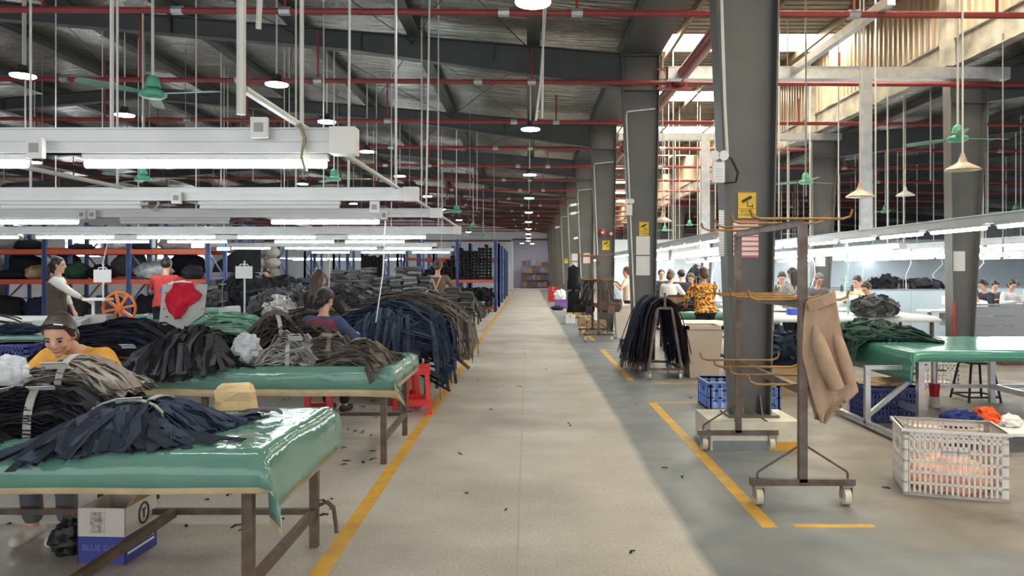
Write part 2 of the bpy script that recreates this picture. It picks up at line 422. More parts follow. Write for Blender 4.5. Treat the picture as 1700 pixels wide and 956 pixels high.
# eave beams over the aisle columns, gutter beam, clerestory walls and the roof of the narrow bay
struct('gutter_beam', MB().box(1.62, 2.3, Y0, Y1, 5.3, 5.5), M_RAFT, 'long grey eave beam lying on the aisle columns')
struct('gutter_beam', MB().box(7.42, 7.5, Y0, Y1, 5.12, 5.58).box(7.36, 7.56, Y0, Y1, 5.1, 5.13).box(7.36, 7.5, Y0, Y1, 5.57, 5.6), M_PEEL, 'grey gutter beam with peeling paint under the ribbed wall')
M_RIB = mat('beige_ribbed_sheet', lin(180, 160, 136), 0.35, 0.0, 0.14, 1.2, stretch=(1, 3, 0.4))
def ribbed(name, x, z0, z1, label, m, flip=1):
    mb = MB(); vs = []; n = int((Y1 - Y0) / 0.2)
    ys = []
    for i in range(n):
        y = Y0 + 0.2 * i
        ys += [(y, 0), (y+0.09, 0), (y+0.12, 0.035), (y+0.17, 0.035)]
    for (y, o) in ys: vs += [(x - flip*o, y, z0), (x - flip*o, y, z1)]
    fs = [(2*i, 2*i+2, 2*i+3, 2*i+1) for i in range(len(ys)-1)]
    return struct(name, mb.add(vs, fs), m, label)
ribbed('wall_clerestory', 7.42, 5.58, 6.95, 'beige ribbed sheet wall above the gutter beam', M_RIB)
ribbed('wall_clerestory', 2.33, 5.45, 6.95, 'beige ribbed sheet wall above the aisle columns', M_RIB, -1)
M_NROOF = mat('beige_roof_sheet', lin(150, 143, 128), 0.5, 0.0, 0.1, 2)
SKYL = [(-6, -4.8), (-0.6, 0.6), (4.6, 5.8), (10.8, 12.0), (16.8, 18.1), (22.2, 23.4), (27.2, 28.8), (33, 34.4), (38.8, 40.2), (44.4, 45.8), (50, 51.4), (56, 57.4)]
nmb = MB(); yc = Y0
for a, b in SKYL + [(Y1, Y1)]:
    y = yc
    while y < a - 1e-3:                       # ribbed sheets, each rib lying across the bay
        e = min(y + 0.25, a)
        nmb.box(2.3, 7.5, y, e, 6.95, 6.97)
        nmb.box(2.3, 7.5, y, min(y + 0.035, e), 6.925, 6.95)
        y = e
    yc = b
nroof = struct('ceiling', nmb, M_NROOF, 'ribbed beige sheet roof of the narrow skylit bay')
M_SKY = mat('daylit_skylight_sheet', lin(240, 226, 190), 0.5, 0, 0, emit=((1.0, 0.93, 0.76), SKY_E))
for a, b in SKYL:
    mb = MB(); n = 6
    for i in range(n):
        mb.box(2.36, 7.4, a + (b-a)*i/n, a + (b-a)*(i+0.86)/n, 6.955, 6.965)
        mb.box(2.36, 7.4, a + (b-a)*(i+0.86)/n, a + (b-a)*(i+1)/n, 6.935, 6.965)
    mb.build('skylight_sheet', M_SKY, nroof)
M_BROWN = mat('brown_steel', lin(112, 96, 80), 0.5, 0.1, 0.12, 3)
for x in (3.4, 5.0, 6.6): MB().box(x-0.04, x+0.04, Y0, Y1, 6.76, 6.925).build('purlin', M_BROWN, nroof)
for y in FR: MB().box(2.3, 7.42, y-0.07, y+0.07, 6.5, 6.76).build('cross_beam', M_BROWN, nroof)
for k, y in enumerate(FR[2:9]):
    o = struct('clerestory_post', MB().box(7.24, 7.4, y-0.11, y+0.11, 5.1, 6.76), M_PEEL, f'post with peeling grey paint against the ribbed wall, {nth(k)} one')

# end wall, window wall and the far ends
M_WALL = mat('pale_blue_wall', lin(206, 214, 218), 0.7, 0, 0.04, 1)
M_WALLW = mat('white_wall', lin(214, 214, 212), 0.7, 0, 0.05, 1)
M_WIN = mat('daylit_window_glass', lin(235, 240, 245), 0.2, 0, 0, emit=((0.93, 0.97, 1.0), WIN_E))
bw = struct('wall_back', MB().box(-22.6, -1.3, 63, 63.2, 0, 6.7).box(-1.3, 2.3, 63, 63.2, 4.3, 6.9).box(2.3, 30, 63, 63.2, 0, 7.0), M_WALL, 'pale blue end wall of the factory hall')
struct('wall_back', MB().box(-1.3, 2.3, 68, 68.2, 0, 4.6).box(-1.4, -1.3, 63.2, 68, 0, 4.6).box(2.3, 2.4, 63.2, 68, 0, 4.6).box(-1.4, 2.4, 63.2, 68, 4.3, 4.4).box(-1.4, 2.4, 63.0, 68.2, -0.1, 0), mat('lilac_wall', lin(206, 202, 212), 0.7), 'lilac wall of the store room at the end of the aisle')
lw = MB(); WINS = [(30, 33), (36, 39), (42.2, 44.2), (45, 47.4), (49.5, 51.5), (55, 58)]
lw.box(-22.7, -22.5, Y0, Y1, 0, 2.25); lw.box(-22.7, -22.5, Y0, Y1, 3.6, 5.6)
yc = Y0
for a, b in WINS + [(Y1, Y1)]: lw.box(-22.7, -22.5, yc, a, 2.25, 3.6); yc = b
struct('wall_left', lw, M_WALLW, 'white wall with a band of windows behind the shelving')
for i, (a, b) in enumerate(WINS):
    o = struct(f'window_{i+1}', MB().box(-22.62, -22.6, a, b, 2.25, 3.6), M_WIN, f'bright window in the wall behind the shelving, {nth(i)} one')
    fr = MB(); n = 3
    for j in range(n+1): yy = a + (b-a)*j/n; fr.box(-22.6, -22.53, yy-0.03, yy+0.03, 2.25, 3.6)
    for zz in (2.25, 2.9, 3.57): fr.box(-22.6, -22.53, a, b, zz-0.0, zz+0.05)
    fr.build('window_frame', mat('window_frame_grey', lin(150, 152, 154), 0.5), o)
struct('wall_right', MB().box(30, 30.2, Y0, Y1, 0, 5.6), M_WALL, 'pale blue wall beyond the sewing lines')
trim = struct('trim_1', MB().box(-22.4, -1.4, 62.9, 63, 4.05, 4.2), mat('brown_red_beam', lin(120, 70, 64), 0.5), 'brown red rail across the pale end wall')
struct('trim_2', MB().box(-1.3, 2.3, 62.85, 63, 4.15, 4.32), mat('brown_red_beam', (0,0,0)), 'brown red lintel over the store room opening')

struct('wall_inner', MB().box(3.2, 29.9, 34, 34.12, 0, 3.0), mat('grey_blue_wall', lin(190, 202, 210), 0.6, 0, 0.05, 1), 'pale grey blue inner wall closing the sewing lines')

# ------------------------------------------------------------------ sprinkler pipes
def pipe_span(xa, xb, ups, coups):
    r = thing('sprinkler_pipe', 'x', 'pipe', (0, 0, 0), 0, 'red sprinkler pipes under the roofs')
    MB().tube([(xa,0,-xa*0.006),(xb,0,-xb*0.006)], 0.042, 8).build('pipe', M_RED, r, 40)
    for x in coups: MB().tube([(x-0.07,0,-x*0.006),(x+0.07,0,-x*0.006)], 0.058, 8).build('coupling', M_GALV, r, 40)
    for x in ups:
        zt = zraft(x) - 4.83 if x < 2 else 0.5
        MB().tube([(x,0,-x*0.006),(x,0,zt)], 0.02, 6).build('riser', M_RED, r, 40)
    return r
PY = [9.3 + 3.4 * k for k in range(16)]
proto = None
for k, y in enumerate(PY):
    r = pipe_span(-21.5, 20, (-15.6, -12.4, -9.2, -6.1, -3.05, 0.62, 4.1, 5.9, 9.8, 13), (-14, -7.4, -4.4, -3.05, -0.3, 0.62, 4.1, 9.8, 13)) if proto is None else copy_tree(proto)
    proto = proto or r
    r.location = (0 if k % 2 == 0 else -0.55, y, 4.8)
    r['label'] = f'thin red sprinkler pipe crossing under the roof, {nth(k)} to the camera'
mb = MB().tube([(2.56, 4.5, 4.8), (2.56, 61, 4.8)], 0.105, 12)
mainp = single('water_main', mb, M_RED, 'thick red water main running along the aisle columns', 'pipe', (2.56, 4.5, 4.8), smooth=40)
for y in FR[2:9]:
    m2 = MB().bar((2.2, y-0.3, 4.66), (2.8, y-0.3, 4.66), 0.05, 0.03).bar((2.42, y-0.3, 4.66), (2.42, y-0.3, 5.0), 0.03).bar((2.7, y-0.3, 4.66), (2.7, y-0.3, 5.0), 0.03).bar((2.2, y-0.3, 4.98), (2.75, y-0.3, 4.98), 0.04, 0.03)
    partw(mainp, 'bracket', m2, M_RED)
for y in PY[1:9:2]:
    partw(mainp, 'flange', MB().tube([(2.56, y-0.05, 4.8), (2.56, y+0.05, 4.8)], 0.15, 12), M_RED, 40)

# bracing rods between the rafters
for i, (x0, x1) in enumerate(((-2.04, 0.1), (-6.2, -4.1), (-10.2, -8.2), (-4.1, -2.0))):
    mb = MB()
    for k in range(2, 6):
        y = FR[k]; mb.tube([(x0, y, zraft(x0)-0.1), (x1, y+6.2, zraft(x1)-0.1)], 0.009, 5); mb.tube([(x1, y, zraft(x1)-0.14), (x0, y+6.2, zraft(x0)-0.14)], 0.009, 5)
    o = mb.build('brace_rods', M_DARK, ceil_r)

# ------------------------------------------------------------------ high bay lamps
def make_lamp(L=1.3):
    r = thing('high_bay_lamp', 'x', 'lamp', (0,0,0), 0, 'round high bay lamps')
    MB().tube([(0,0,0.12),(0,0,L)], 0.013, 6).build('rod', M_ROD, r, 40)
    MB().lathe([(0.03,0.15),(0.06,0.14),(0.065,0.07),(0.1,0.05),(0.17,0.015),(0.175,0.0),(0.16,0.0)], 18).build('housing', M_DARK, r, 40)
    MB().lathe([(0.165,-0.001),(0.163,-0.016),(0.1,-0.024),(0.02,-0.026)], 18).build('lens', M_LED, r, 60)
    return r
def zroof(x): return zraft(x) + PD if x < 2 else 6.94
lamps = {}
def lamp(x, y, z, label):
    key = round(zroof(x) - z, 1)
    r = make_lamp(zroof(x) - z) if key not in lamps else copy_tree(lamps[key])
    lamps.setdefault(key, r); r.location = (x, y, z); r['label'] = label
for k, y in enumerate((6.9, 13.1, 19.3, 25.5, 31.7, 37.9, 44.1, 50.3, 56.5, 61.5)):
    lamp(0.05, y+0.02, 4.07, f'lit round lamp hanging over the aisle, {nth(k)} one')
r_ = make_lamp(0.33); r_.location = (0.4, 65.0, 3.97); r_['label'] = 'lit round lamp inside the store room at the end of the aisle'
r_ = copy_tree(r_); r_.location = (-0.5, 64.2, 3.97); r_['label'] = 'second lit lamp inside the store room, nearer the opening'
for k, y in enumerate((11.2, 14.0, 17.5, 22, 28, 34, 41)):
    lamp(-3.8, y, 4.38, f'lit round lamp over the cutting tables row, {nth(k)} one')
for k, y in enumerate((10.7, 13.4, 18, 24, 31, 38)):
    lamp(-7.3, y, 4.38, f'lit round lamp over the packing area, {nth(k)} one')
for k, (x, y) in enumerate(((-12, 18), (-12, 27), (-12, 37), (-17, 24), (-17, 35), (-8, 46), (-4, 50), (-14, 48), (-19, 30), (-19, 44))):
    lamp(x, y, 4.2, f'lit round lamp over the shelving, {nth(k)} of ten')

# ------------------------------------------------------------------ ceiling fans
def make_fan(L):
    r = thing('ceiling_fan', 'x', 'ceiling fan', (0,0,0), 0, 'green ceiling fans')
    MB().tube([(0,0,0.1),(0,0,L)], 0.015, 6).build('downrod', M_ROD, r, 40)
    MB().lathe([(0.075,0.03),(0.07,0.05),(0.062,0.10),(0.05,0.13),(0.02,0.15)], 16).build('canopy', M_FAN, r, 50)
    MB().lathe([(0.05,-0.075),(0.1,-0.07),(0.128,-0.05),(0.13,-0.03),(0.11,-0.005),(0.05,0.02)], 20).build('motor_housing', M_FAN, r, 50)
    bl = MB()
    rings = []
    for i, (x, w_) in enumerate(((0.12, 0.05), (0.2, 0.09), (0.4, 0.125), (0.62, 0.13), (0.68, 0.1), (0.7, 0.04))):
        tl = 0.18
        a, b = -w_/2, w_/2
        rings.append([(x,a,-0.03+a*tl-0.004),(x,b,-0.03+b*tl-0.004),(x,b,-0.03+b*tl+0.004),(x,a,-0.03+a*tl+0.004)])
    bl.loft(rings)
    b0 = bl.build('blade', M_FANB, r)
    for k in (1, 2):
        c = b0.copy(); COL.objects.link(c); c.parent = r; c.rotation_euler = (0, 0, k * 2 * math.pi / 3)
    return r
fans = {}
FAN = [(-3.7, 7.3, 3.33, -8, 'green ceiling fan over the front cutting tables'),
       (-6.4, 12.3, 3.13, 4, 'green ceiling fan over the packing area below a light trough'),
       (-3.6, 13.75, 3.3, 6, 'green ceiling fan seen through the second light trough'),
       (-2.05, 21.3, 3.3, 10, 'green ceiling fan nearest the aisle'),
       (-2.1, 28.5, 3.3, 35, 'green ceiling fan second along the aisle'),
       (-2.1, 35, 3.3, 60, 'green ceiling fan third along the aisle, farthest'),
       (-11, 27, 3.3, 20, 'small far green ceiling fan over the shelving'),
       (-7, 34, 3.3, 0, 'small far green ceiling fan before the end wall'),
       (5.64, 9.7, 3.32, 5, 'green ceiling fan closest to the gutter beam, over the sewing lines'),
       (5.3, 14.1, 3.28, 25, 'green ceiling fan behind the hanging cable drop'),
       (6.0, 27.4, 3.3, 15, 'green ceiling fan between the first two aisle columns, higher of a pair'),
       (5.1, 27.5, 3.1, 50, 'green ceiling fan between the first two aisle columns, lower of a pair'),
       (10.3, 21.3, 3.3, 20, 'green ceiling fan beyond the galvanised drop'),
       (9.7, 26.0, 2.9, 45, 'green ceiling fan low over the far sewing lines'),
       (13.2, 20.0, 3.2, 10, 'green ceiling fan right of the papered column'),
       (10.2, 32.0, 2.8, 70, 'tiny green ceiling fan low above the bright troughs')]
for x, y, z, a, lab in FAN:
    zt = (zraft(x) + PD if x < 2 else (6.94 if x < 7.4 else 5.25 + (x-7.5)*0.0826))
    key = round(zt - z, 1)
    r = make_fan(zt - z) if key not in fans else copy_tree(fans[key])
    fans.setdefault(key, r); r.location = (x, y, z); r.rotation_euler = (0, 0, R(a)); r['label'] = lab

# ------------------------------------------------------------------ light troughs of the cutting tables (across the hall)
def trough_x(x0, x1, y, z, h, tubes, rods, label, unlit=()):
    r = thing('light_trough', label, 'light fixture', (x0, y, z), 0, 'light troughs over the tables')
    mb = MB(); t = 0.006
    mb.box(0, x1-x0, -0.035, 0.035, 0, h); mb.box(0, x1-x0, -0.045, 0.045, 0, 0.008); mb.box(0, x1-x0, -0.045, 0.045, h-0.008, h); mb.box(0, x1-x0, -0.042, 0.042, h*0.45, h*0.52)
    mb.build('channel', M_ALU, r)
    MB().box(x1-x0, x1-x0+0.006, -0.05, 0.05, -0.005, h+0.005).box(x1-x0-0.12, x1-x0, -0.052, 0.052, -0.004, h+0.004).build('end_cap', M_WHITE, r)
    for (a, m) in [(q, M_TUBE) for q in tubes] + [(q, M_TUBEOFF) for q in unlit]:
        a -= x0
        f = MB().box(a, a+1.22, -0.022, 0.022, -0.03, 0.0).build('fixture', M_WHITE, r)
        MB().tube([(a+0.01, 0, -0.05), (a+1.21, 0, -0.05)], 0.021, 8).build('tube', m, f, 40)
    for (x, dx) in rods:
        zt = zraft(x) + PD - z
        MB().tube([(x-x0, 0.0, h), (x-x0+dx, 0.0, zt)], 0.011, 6).build('suspension_rod', M_ROD, r, 40)
    return r
def xs(px, d): return PX(px, d)
trough_x(-5.2, -0.86, 3.7, 2.135, 0.125, [xs(140, 3.7), xs(140, 3.7)-1.5, xs(140,3.7)-2.8], [(-1.13, 0), (-2.08, 0), (-3.3, 0.1), (-4.6, 0)], 'closest white light trough, over the front cutting table')
trough_x(-6.6, -0.95, 6.4, 2.155, 0.115, [], [(-1.14, 0.0), (-1.55, 0.02), (-3.55, 0.0), (-4.3, 0), (-5.5, 0)], 'second white light trough with its tubes off', [xs(360, 6.4)-0.15, xs(20,6.4)-0.1, xs(20,6.4)-1.5])
trough_x(-8.5, -0.97, 8.3, 2.15, 0.1, [xs(450, 8.3), xs(-50, 8.3), xs(-50,8.3)-1.4], [(-1.14, 0.06), (-2.6, 0), (-4.6, 0), (-6.2, 0), (-7.7, 0)], 'third white light trough, half its tubes lit', [xs(200, 8.3)])
trough_x(-11.5, -1.05, 11.6, 2.13, 0.115, [xs(578, 11.6), xs(228, 11.6), xs(60, 11.6), xs(400,11.6)-0.05, xs(60,11.6)-1.5, xs(60,11.6)-2.9], [(-1.4, 0), (-3.2, 0), (-5.2, 0), (-7.4, 0), (-9.6, 0)], 'fourth white light trough, all tubes lit, above the woman with the apron straps')
for k, y in enumerate((15.2, 19.5, 24.0)):
    trough_x(-9.5 + k, -2.4, y, 2.2, 0.09, [-9 + k, -7.4 + k, -5.2, -3.75], [(-2.8, 0), (-5, 0), (-8, 0)], f'small distant light trough over the piled tables, {nth(k)} one')
def plain_rod(pts, r, label, name='support_rail', m=M_ROD, cat='rail'):
    return single(name, MB().tube(pts, r, 8), m, label, cat, pts[0], smooth=40)
plain_rod([(-1.13, 2.95, 2.275), (-1.13, 12.0, 2.265)], 0.017, 'slanting white rail tying the trough ends together beside the aisle')
plain_rod([(-3.5, 3.6, 2.275), (-3.5, 12.0, 2.265)], 0.017, 'white rail tying the troughs together above the table middles')
plain_rod([(-1.135, 2.93, 2.17), (-1.135, 2.95, zraft(-1.1)+0.1)], 0.019, 'thick white hanging pole in front of the closest trough', 'hanging_pole', M_ROD, 'pole')
plain_rod([(-1.11, 3.05, 2.55), (-0.98, 3.05, zraft(-1.1)+0.1)], 0.012, 'slanting thin pole beside the thick hanging pole', 'hanging_pole', M_ROD, 'pole')
# plug sockets hanging from the troughs
for i, (px, py, d) in enumerate(((440, 217, 3.69), (245, 334, 8.28), (640, 358, 8.28), (625, 345, 6.4), (143, 357, 8.28), (160, 357, 8.28), (76, 250, 3.68), (300, 330, 6.39))):
    p = at(px, py, d)
    r = thing('socket_box', f'white socket box on a light trough, {["on the closest trough top", "with a coiled cable", "with a cable to a table", "beside the second trough end", "one of a pair, first", "one of a pair, second", "under the closest trough", "under the second trough"][i]}', 'socket', (p.x, d - 0.06, p.z), 0, 'sockets on the troughs')
    MB().box(-0.04, 0.04, -0.03, 0.0, -0.05, 0.05).build('box', M_WHITE, r)
    MB().box(-0.022, 0.022, -0.034, -0.03, -0.022, 0.022).build('plate', mat('socket_grey', lin(150,152,155), 0.5), r)
p = at(245, 330, 8.2)
mb = MB().tube([(p.x, 8.2, p.z+0.08), (p.x+0.1, 8.2, p.z+0.04), (p.x+0.12, 8.2, p.z-0.06), (p.x+0.06, 8.2, p.z-0.13), (p.x-0.02, 8.2, p.z-0.1)], 0.012, 6)
single('power_cord', mb, M_WHITE, 'white coiled cord hanging under the third trough', 'cord', smooth=40)
single('plug_strap', MB().ribbon([at(498, 205, 3.63), at(506, 230, 3.63), at(502, 262, 3.63), at(508, 285, 3.63)], 0.03, 0.012), fab('khaki_strap', lin(150, 142, 124)), 'khaki strap tied round the end of the closest trough', 'strap')
# pull cords down to the tables
for i, (a, b, d) in enumerate(((at(640, 366, 8.6), at(624, 535, 8.6), 8.6), (at(542, 395, 10.4), at(546, 480, 10.4), 10.4), (at(178, 375, 9.92), at(170, 441, 9.92), 9.92))):
    single('pull_cable', MB().tube([a, (a + b) / 2 + Vector((0.03, 0, 0)), b], 0.008, 5), M_WHITE, ['long white cord hanging to the red tray', 'thin white cord hanging above the long haired woman', 'thin cord hanging to the white sign by the orange wheel'][i], 'cable', smooth=40)

# ------------------------------------------------------------------ light troughs of the sewing lines (along the hall)
def trough_y(x, y0, y1, z, label, step=1.45, lit=1.0, bright=True):
    r = thing('light_trough', label, 'light fixture', (x, y0, z), 0, 'light troughs over the sewing lines')
    MB().box(-0.07, 0.07, 0, y1-y0, 0, 0.09).box(-0.14, 0.14, 0, y1-y0, 0.09, 0.105).build('channel', M_ALU, r)
    k = 0; y = 0.3; tm = fm = None
    while y < y1 - y0 - 1.3:
        if fm is None:
            f = MB().box(-0.05, 0.05, 0, 1.22, -0.03, 0.0).build('fixture', M_WHITE, r)
            t = MB().tube([(0, 0.01, -0.05), (0, 1.21, -0.05)], 0.022, 6).build('tube', M_TUBE, f, 40); fm, tm = f.data, t.data
        else:
            f = bpy.data.objects.new('fixture', fm); COL.objects.link(f); f.parent = r
            t = bpy.data.objects.new('tube', tm); COL.objects.link(t); t.parent = f
        f.location = (0, y, 0); y += step; k += 1
    rm = None
    for i in range(int((y1 - y0) / 4) + 1):
        zt = (6.94 if x < 7.4 else 5.25 + (x-7.5)*0.0826) - z
        if rm is None: o = MB().tube([(0, 0, 0.1), (0, 0, zt)], 0.013, 5).build('suspension_rod', M_ROD, r, 40); rm = o.data
        else: o = bpy.data.objects.new('suspension_rod', rm); COL.objects.link(o); o.parent = r
        o.location = (0, 0.6 + 4 * i, 0)
    return r
trough_y(5.55, 7.2, 42, 2.12, 'long light trough slanting overhead above the sewing tables')
trough_y(3.5, 13.2, 42, 2.16, 'light trough over the table of the woman in the flowered shirt')
trough_y(9.3, 10.5, 42, 2.1, 'light trough beyond the papered column')
trough_y(12.4, 14, 42, 2.1, 'second light trough beyond the papered column')
trough_y(15.6, 18, 42, 2.1, 'farthest light trough over the sewing lines')

trough_y(4.5, 15, 33, 2.0, 'low light trough between the long trough and the flowered shirt')
trough_y(7.1, 14, 33, 1.98, 'low light trough before the far notice column')
trough_y(10.8, 13, 33, 2.0, 'low light trough right of the papered column')
trough_y(14.0, 18, 33, 2.05, 'light trough far beyond the papered column')
trough_y(18.5, 20, 33, 2.1, 'outermost light trough of the sewing hall')
for k, (xa, y) in enumerate(((-18, 50), (-18, 55.5))):
    trough_x(xa, -4.2, y, 2.45, 0.1, [xa + 0.4 + 1.35 * j for j in range(int((-4.4 - xa) / 1.35))], [(xa + 1, 0), (-11.5, 0), (-5, 0)], f'bright row of tubes in front of the end wall, {("nearer", "farther")[k]} of two')
# cable tray and its drops in the narrow bay
r = thing('cable_tray', 'galvanised cable tray bridging the two column rows', 'cable tray', (2.3, 12.2, 4.7))
MB().box(0, 5.6, -0.09, 0.09, 0, 0.02).box(0, 5.6, -0.1, -0.085, 0, 0.19).box(0, 5.6, 0.085, 0.1, 0, 0.19).box(0, 3.3, -0.11, 0.11, 0.19, 0.2).build('tray', M_GALV, r)
MB().box(3.12, 3.31, -0.16, -0.1, -2.47, 0.1).build('drop', M_GALV, r)
r = thing('cable_tray', 'farther galvanised cable tray with a tall drop between the columns', 'cable tray', (2.3, 18.7, 4.85))
MB().box(0, 5.6, -0.09, 0.09, 0, 0.02).box(0, 5.6, -0.1, -0.085, 0, 0.17).box(0, 5.6, 0.085, 0.1, 0, 0.17).build('tray', M_GALV, r)
MB().box(2.05, 2.27, -0.16, -0.1, -2.75, 0.1).build('drop', M_GALV, r)
r = thing('cable_tray', 'slanting silver channel rising under the ribbed roof', 'cable tray', (0,0,0))
MB().bar(at(1310, 122, 12.3), at(1480, 0, 9.0), 0.1, 0.12).build('tray', M_GALV, r)
# hanging rods of the narrow bay
for i, (px, d, y1_) in enumerate(((1293, 13.5, 360), (1338, 10.2, 325), (1434, 10.8, 150), (1545, 14, 300), (1500, 15, 420), (1475, 17, 380), (1392, 16, 400), (1450, 20, 400), (1205, 16, 250), (1118, 20, 400), (1128, 24, 400), (1665, 11.5, 430), (1212, 22, 410), (1240, 18, 400), (1310, 21, 410), (1320, 26, 420), (1420, 24, 400), (1600, 20, 250), (1640, 17, 360))):
    x = PX(px, d); zt = 6.94 if x < 7.3 else 5.25 + (x-7.5)*0.0826
    plain_rod([(x, d, PZ(y1_, d)), (x, d, zt)], 0.011 if i % 3 else 0.015, f'thin hanging conduit over the sewing side, {nth(i)} in a count of nineteen', 'hanging_conduit', (M_ROD, M_RODG)[i % 2], 'conduit')['group'] = 'hanging conduits'
for i, (px, d, y1_) in enumerate(((42, 12, 260), (70, 16, 300), (170, 14, 280), (240, 15, 280), (248, 20, 300), (308, 16, 280), (367, 15, 300), (400, 17, 280), (480, 14, 280), (560, 19, 300), (625, 17, 300), (680, 21, 330), (700, 12.5, 300), (780, 18, 330), (792, 22, 350), (820, 25, 400), (420, 20, 300), (330, 24, 330), (735, 26, 380), (600, 26, 370))):
    x = PX(px, d)
    plain_rod([(x, d, PZ(y1_, d)), (x, d, zraft(x)+PD)], 0.010 if i % 3 else 0.014, f'thin hanging conduit over the cutting tables, {nth(i)} in a count of twenty', 'hanging_conduit', (M_ROD, M_RODG)[i % 2], 'conduit')['group'] = 'hanging conduits'
plain_rod([(0.2, 9.2, 5.05), (0.18, 9.2, 3.45)], 0.014, 'loose white conduit hanging beside the aisle lamp', 'hanging_conduit', M_ROD, 'conduit')
plain_rod([(0.24, 9.2, 5.03), (0.16, 9.2, 3.9), (0.1, 9.2, 3.42)], 0.014, 'bent white conduit hanging beside the straight one near the aisle lamp', 'hanging_conduit', M_ROD, 'conduit')
# enamel shades
def shade(x, y, z, zt, label, m):
    r = thing('enamel_shade', label, 'lamp', (x, y, z), 0, 'unlit enamel shades')
    MB().lathe([(0.19,0),(0.195,0.005),(0.17,0.03),(0.1,0.07),(0.05,0.1),(0.03,0.16),(0.02,0.2)], 20).build('shade', m, r, 60)
    MB().tube([(0,0,0.19),(0,0,zt-z)], 0.012, 6).build('rod', M_ROD, r, 40)
M_ENAM = mat('old_enamel', lin(190, 172, 150), 0.35, 0, 0.15, 6)
shade(PX(1428, 10.5), 10.5, PZ(327, 10.5), 6.93, 'unlit rusty enamel shade in front of the galvanised drop', M_ENAM)
shade(PX(1598, 8.6), 8.6, PZ(283, 8.6), 6.93, 'unlit enamel shade below the big green fan', M_ENAM)
shade(PX(1503, 16), 16, PZ(325, 16), 5.27, 'white enamel shade over the far sewing lines', M_WHITE)
shade(PX(1100, 15), 15, PZ(368, 15), 6.93, 'unlit enamel shade between the first two aisle columns', M_ENAM)

# ------------------------------------------------------------------ tables with green covers
def cover_mesh(x0, x1, y0, y1, z, hf, hr, hl, hb, seed, nu=60, nv=22, amp=0.012, off=0.0):
    def fn(u, v):
        x = x0 - hl + u * (x1 + hr - x0 + hl); y = y0 - hf + v * (y1 + hb - y0 + hf)
        ox = x - x1 if x > x1 else (x - x0 if x < x0 else 0.0)
        oy = y - y1 if y > y1 else (y - y0 if y < y0 else 0.0)
        cx, cy = min(max(x, x0), x1), min(max(y, y0), y1)
        d = math.hypot(ox, oy) if (ox and oy) else abs(ox) + abs(oy)
        n = noise.noise(Vector((x * 2.3 + seed, y * 2.3, seed)))
        n2 = noise.noise(Vector((x * 7 + seed, y * 7, seed * 2)))
        if d == 0: return (cx, cy, z + (-0.02 if off else 0) + 0.006 + 0.003 * n2)
        sx = (1 if ox > 0 else -1) if ox else 0; sy = (1 if oy > 0 else -1) if oy else 0
        fl = (0.012 + off + 0.10 * d + amp * n * 2 * min(1, d / 0.1))
        k = min(abs(ox), abs(oy)) * 0.55
        hem = 0.02 * n * (d / 0.2) - (0.03 * (1 - min(1.0, d / 0.08)) if off else 0)
        if off: fl -= 0.012 * (1 - min(1.0, d / 0.08))
        return (cx + sx * (fl + (k if sy else 0)), cy + sy * (fl + (k if sx else 0)), z + off + 0.006 - d * 0.985 + hem)
    return MB().grid(nu, nv, fn)
def table(x0, x1, y0, y1, z, label, cover, hf=0.17, hr=0.18, hl=0.02, hb=0.02, legs=None, seed=1, lining=0.0, rail=0.2, group='green covered work tables', legm=M_RUST, lw=0.045, cov=M_GREEN, mids=(), midlegs=True):
    r = thing('work_table', label, 'table', (x0, y0, 0), 0, group)
    W, D = x1 - x0, y1 - y0
    MB().box(0.035, W-0.035, 0.035, D-0.035, z-0.035, z-0.006).build('table_top', M_WOOD, r)
    h = lw / 2
    xsl = [W - 0.08, 0.08] + [m - x0 for m in mids]
    for lx in xsl:
        for ly in (0.06, D - 0.06):
            if lx in (W - 0.08, 0.08) or midlegs: MB().box(lx-h, lx+h, ly-h, ly+h, 0, z-0.03).build('leg', legm, r)
        MB().box(lx-h*0.8, lx+h*0.8, 0.06+h, D-0.06-h, rail-h, rail+h).build('stretcher', legm, r)
    for ly in (D - 0.06,):
        MB().box(min(xsl), max(xsl), ly-h*0.7, ly+h*0.7, rail-h*0.7, rail+h*0.7).build('stretcher', legm, r)
    MB().box(min(xsl), max(xsl), 0.03, 0.09, z-0.08, z-0.03).box(min(xsl), max(xsl), D-0.09, D-0.03, z-0.08, z-0.03).build('apron', legm, r)
    c = single('table_cover', cover_mesh(x0, x1, y0, y1, z, hf, hr, hl, hb, seed), cov, cover, 'tablecloth', (x0, y0, z), 'green plastic table covers', smooth=180, solid=0.004)
    if lining:
        mb = cover_mesh(x0, x1, y0, y1, z, hf + lining, hr + lining * 0.6, hl, hb, seed, amp=0.012, off=-0.009)
        mb.shift((x0, y0, z)).build('lining', M_LINING, c, 180, 0.003)
    return r
TZ = 0.775
table(-3.9, -1.12, 3.12, 4.22, TZ, 'closest rusty steel work table', 'shiny green plastic cover on the closest table', 0.14, 0.25, lining=0.02, seed=2, mids=(-1.98,), midlegs=False)
table(-4.6, -1.08, 5.9, 7.05, TZ, 'second work table from the camera, behind the seated woman in yellow', 'green plastic cover with a beige hem on the second table', 0.17, 0.15, lining=0.05, seed=3, mids=(-2.6,))
table(-8.6, -1.12, 8.7, 9.86, TZ, 'long third work table carrying the grey board and the navy bundle', 'green cover of the third table under the navy bundle', 0.04, 0.01, seed=4, mids=(-3.5, -6))
table(-6.5, -1.12, 10.6, 11.8, TZ, 'fourth work table under the taupe strips', 'green cover of the fourth table under the taupe strips', 0.05, 0.01, seed=5, mids=(-3.5,))
table(-7.0, -1.12, 12.9, 14.1, TZ, 'fifth work table under folded grey stacks', 'green cover of the fifth table under folded grey stacks', 0.14, 0.12, seed=6, mids=(-3.5,))
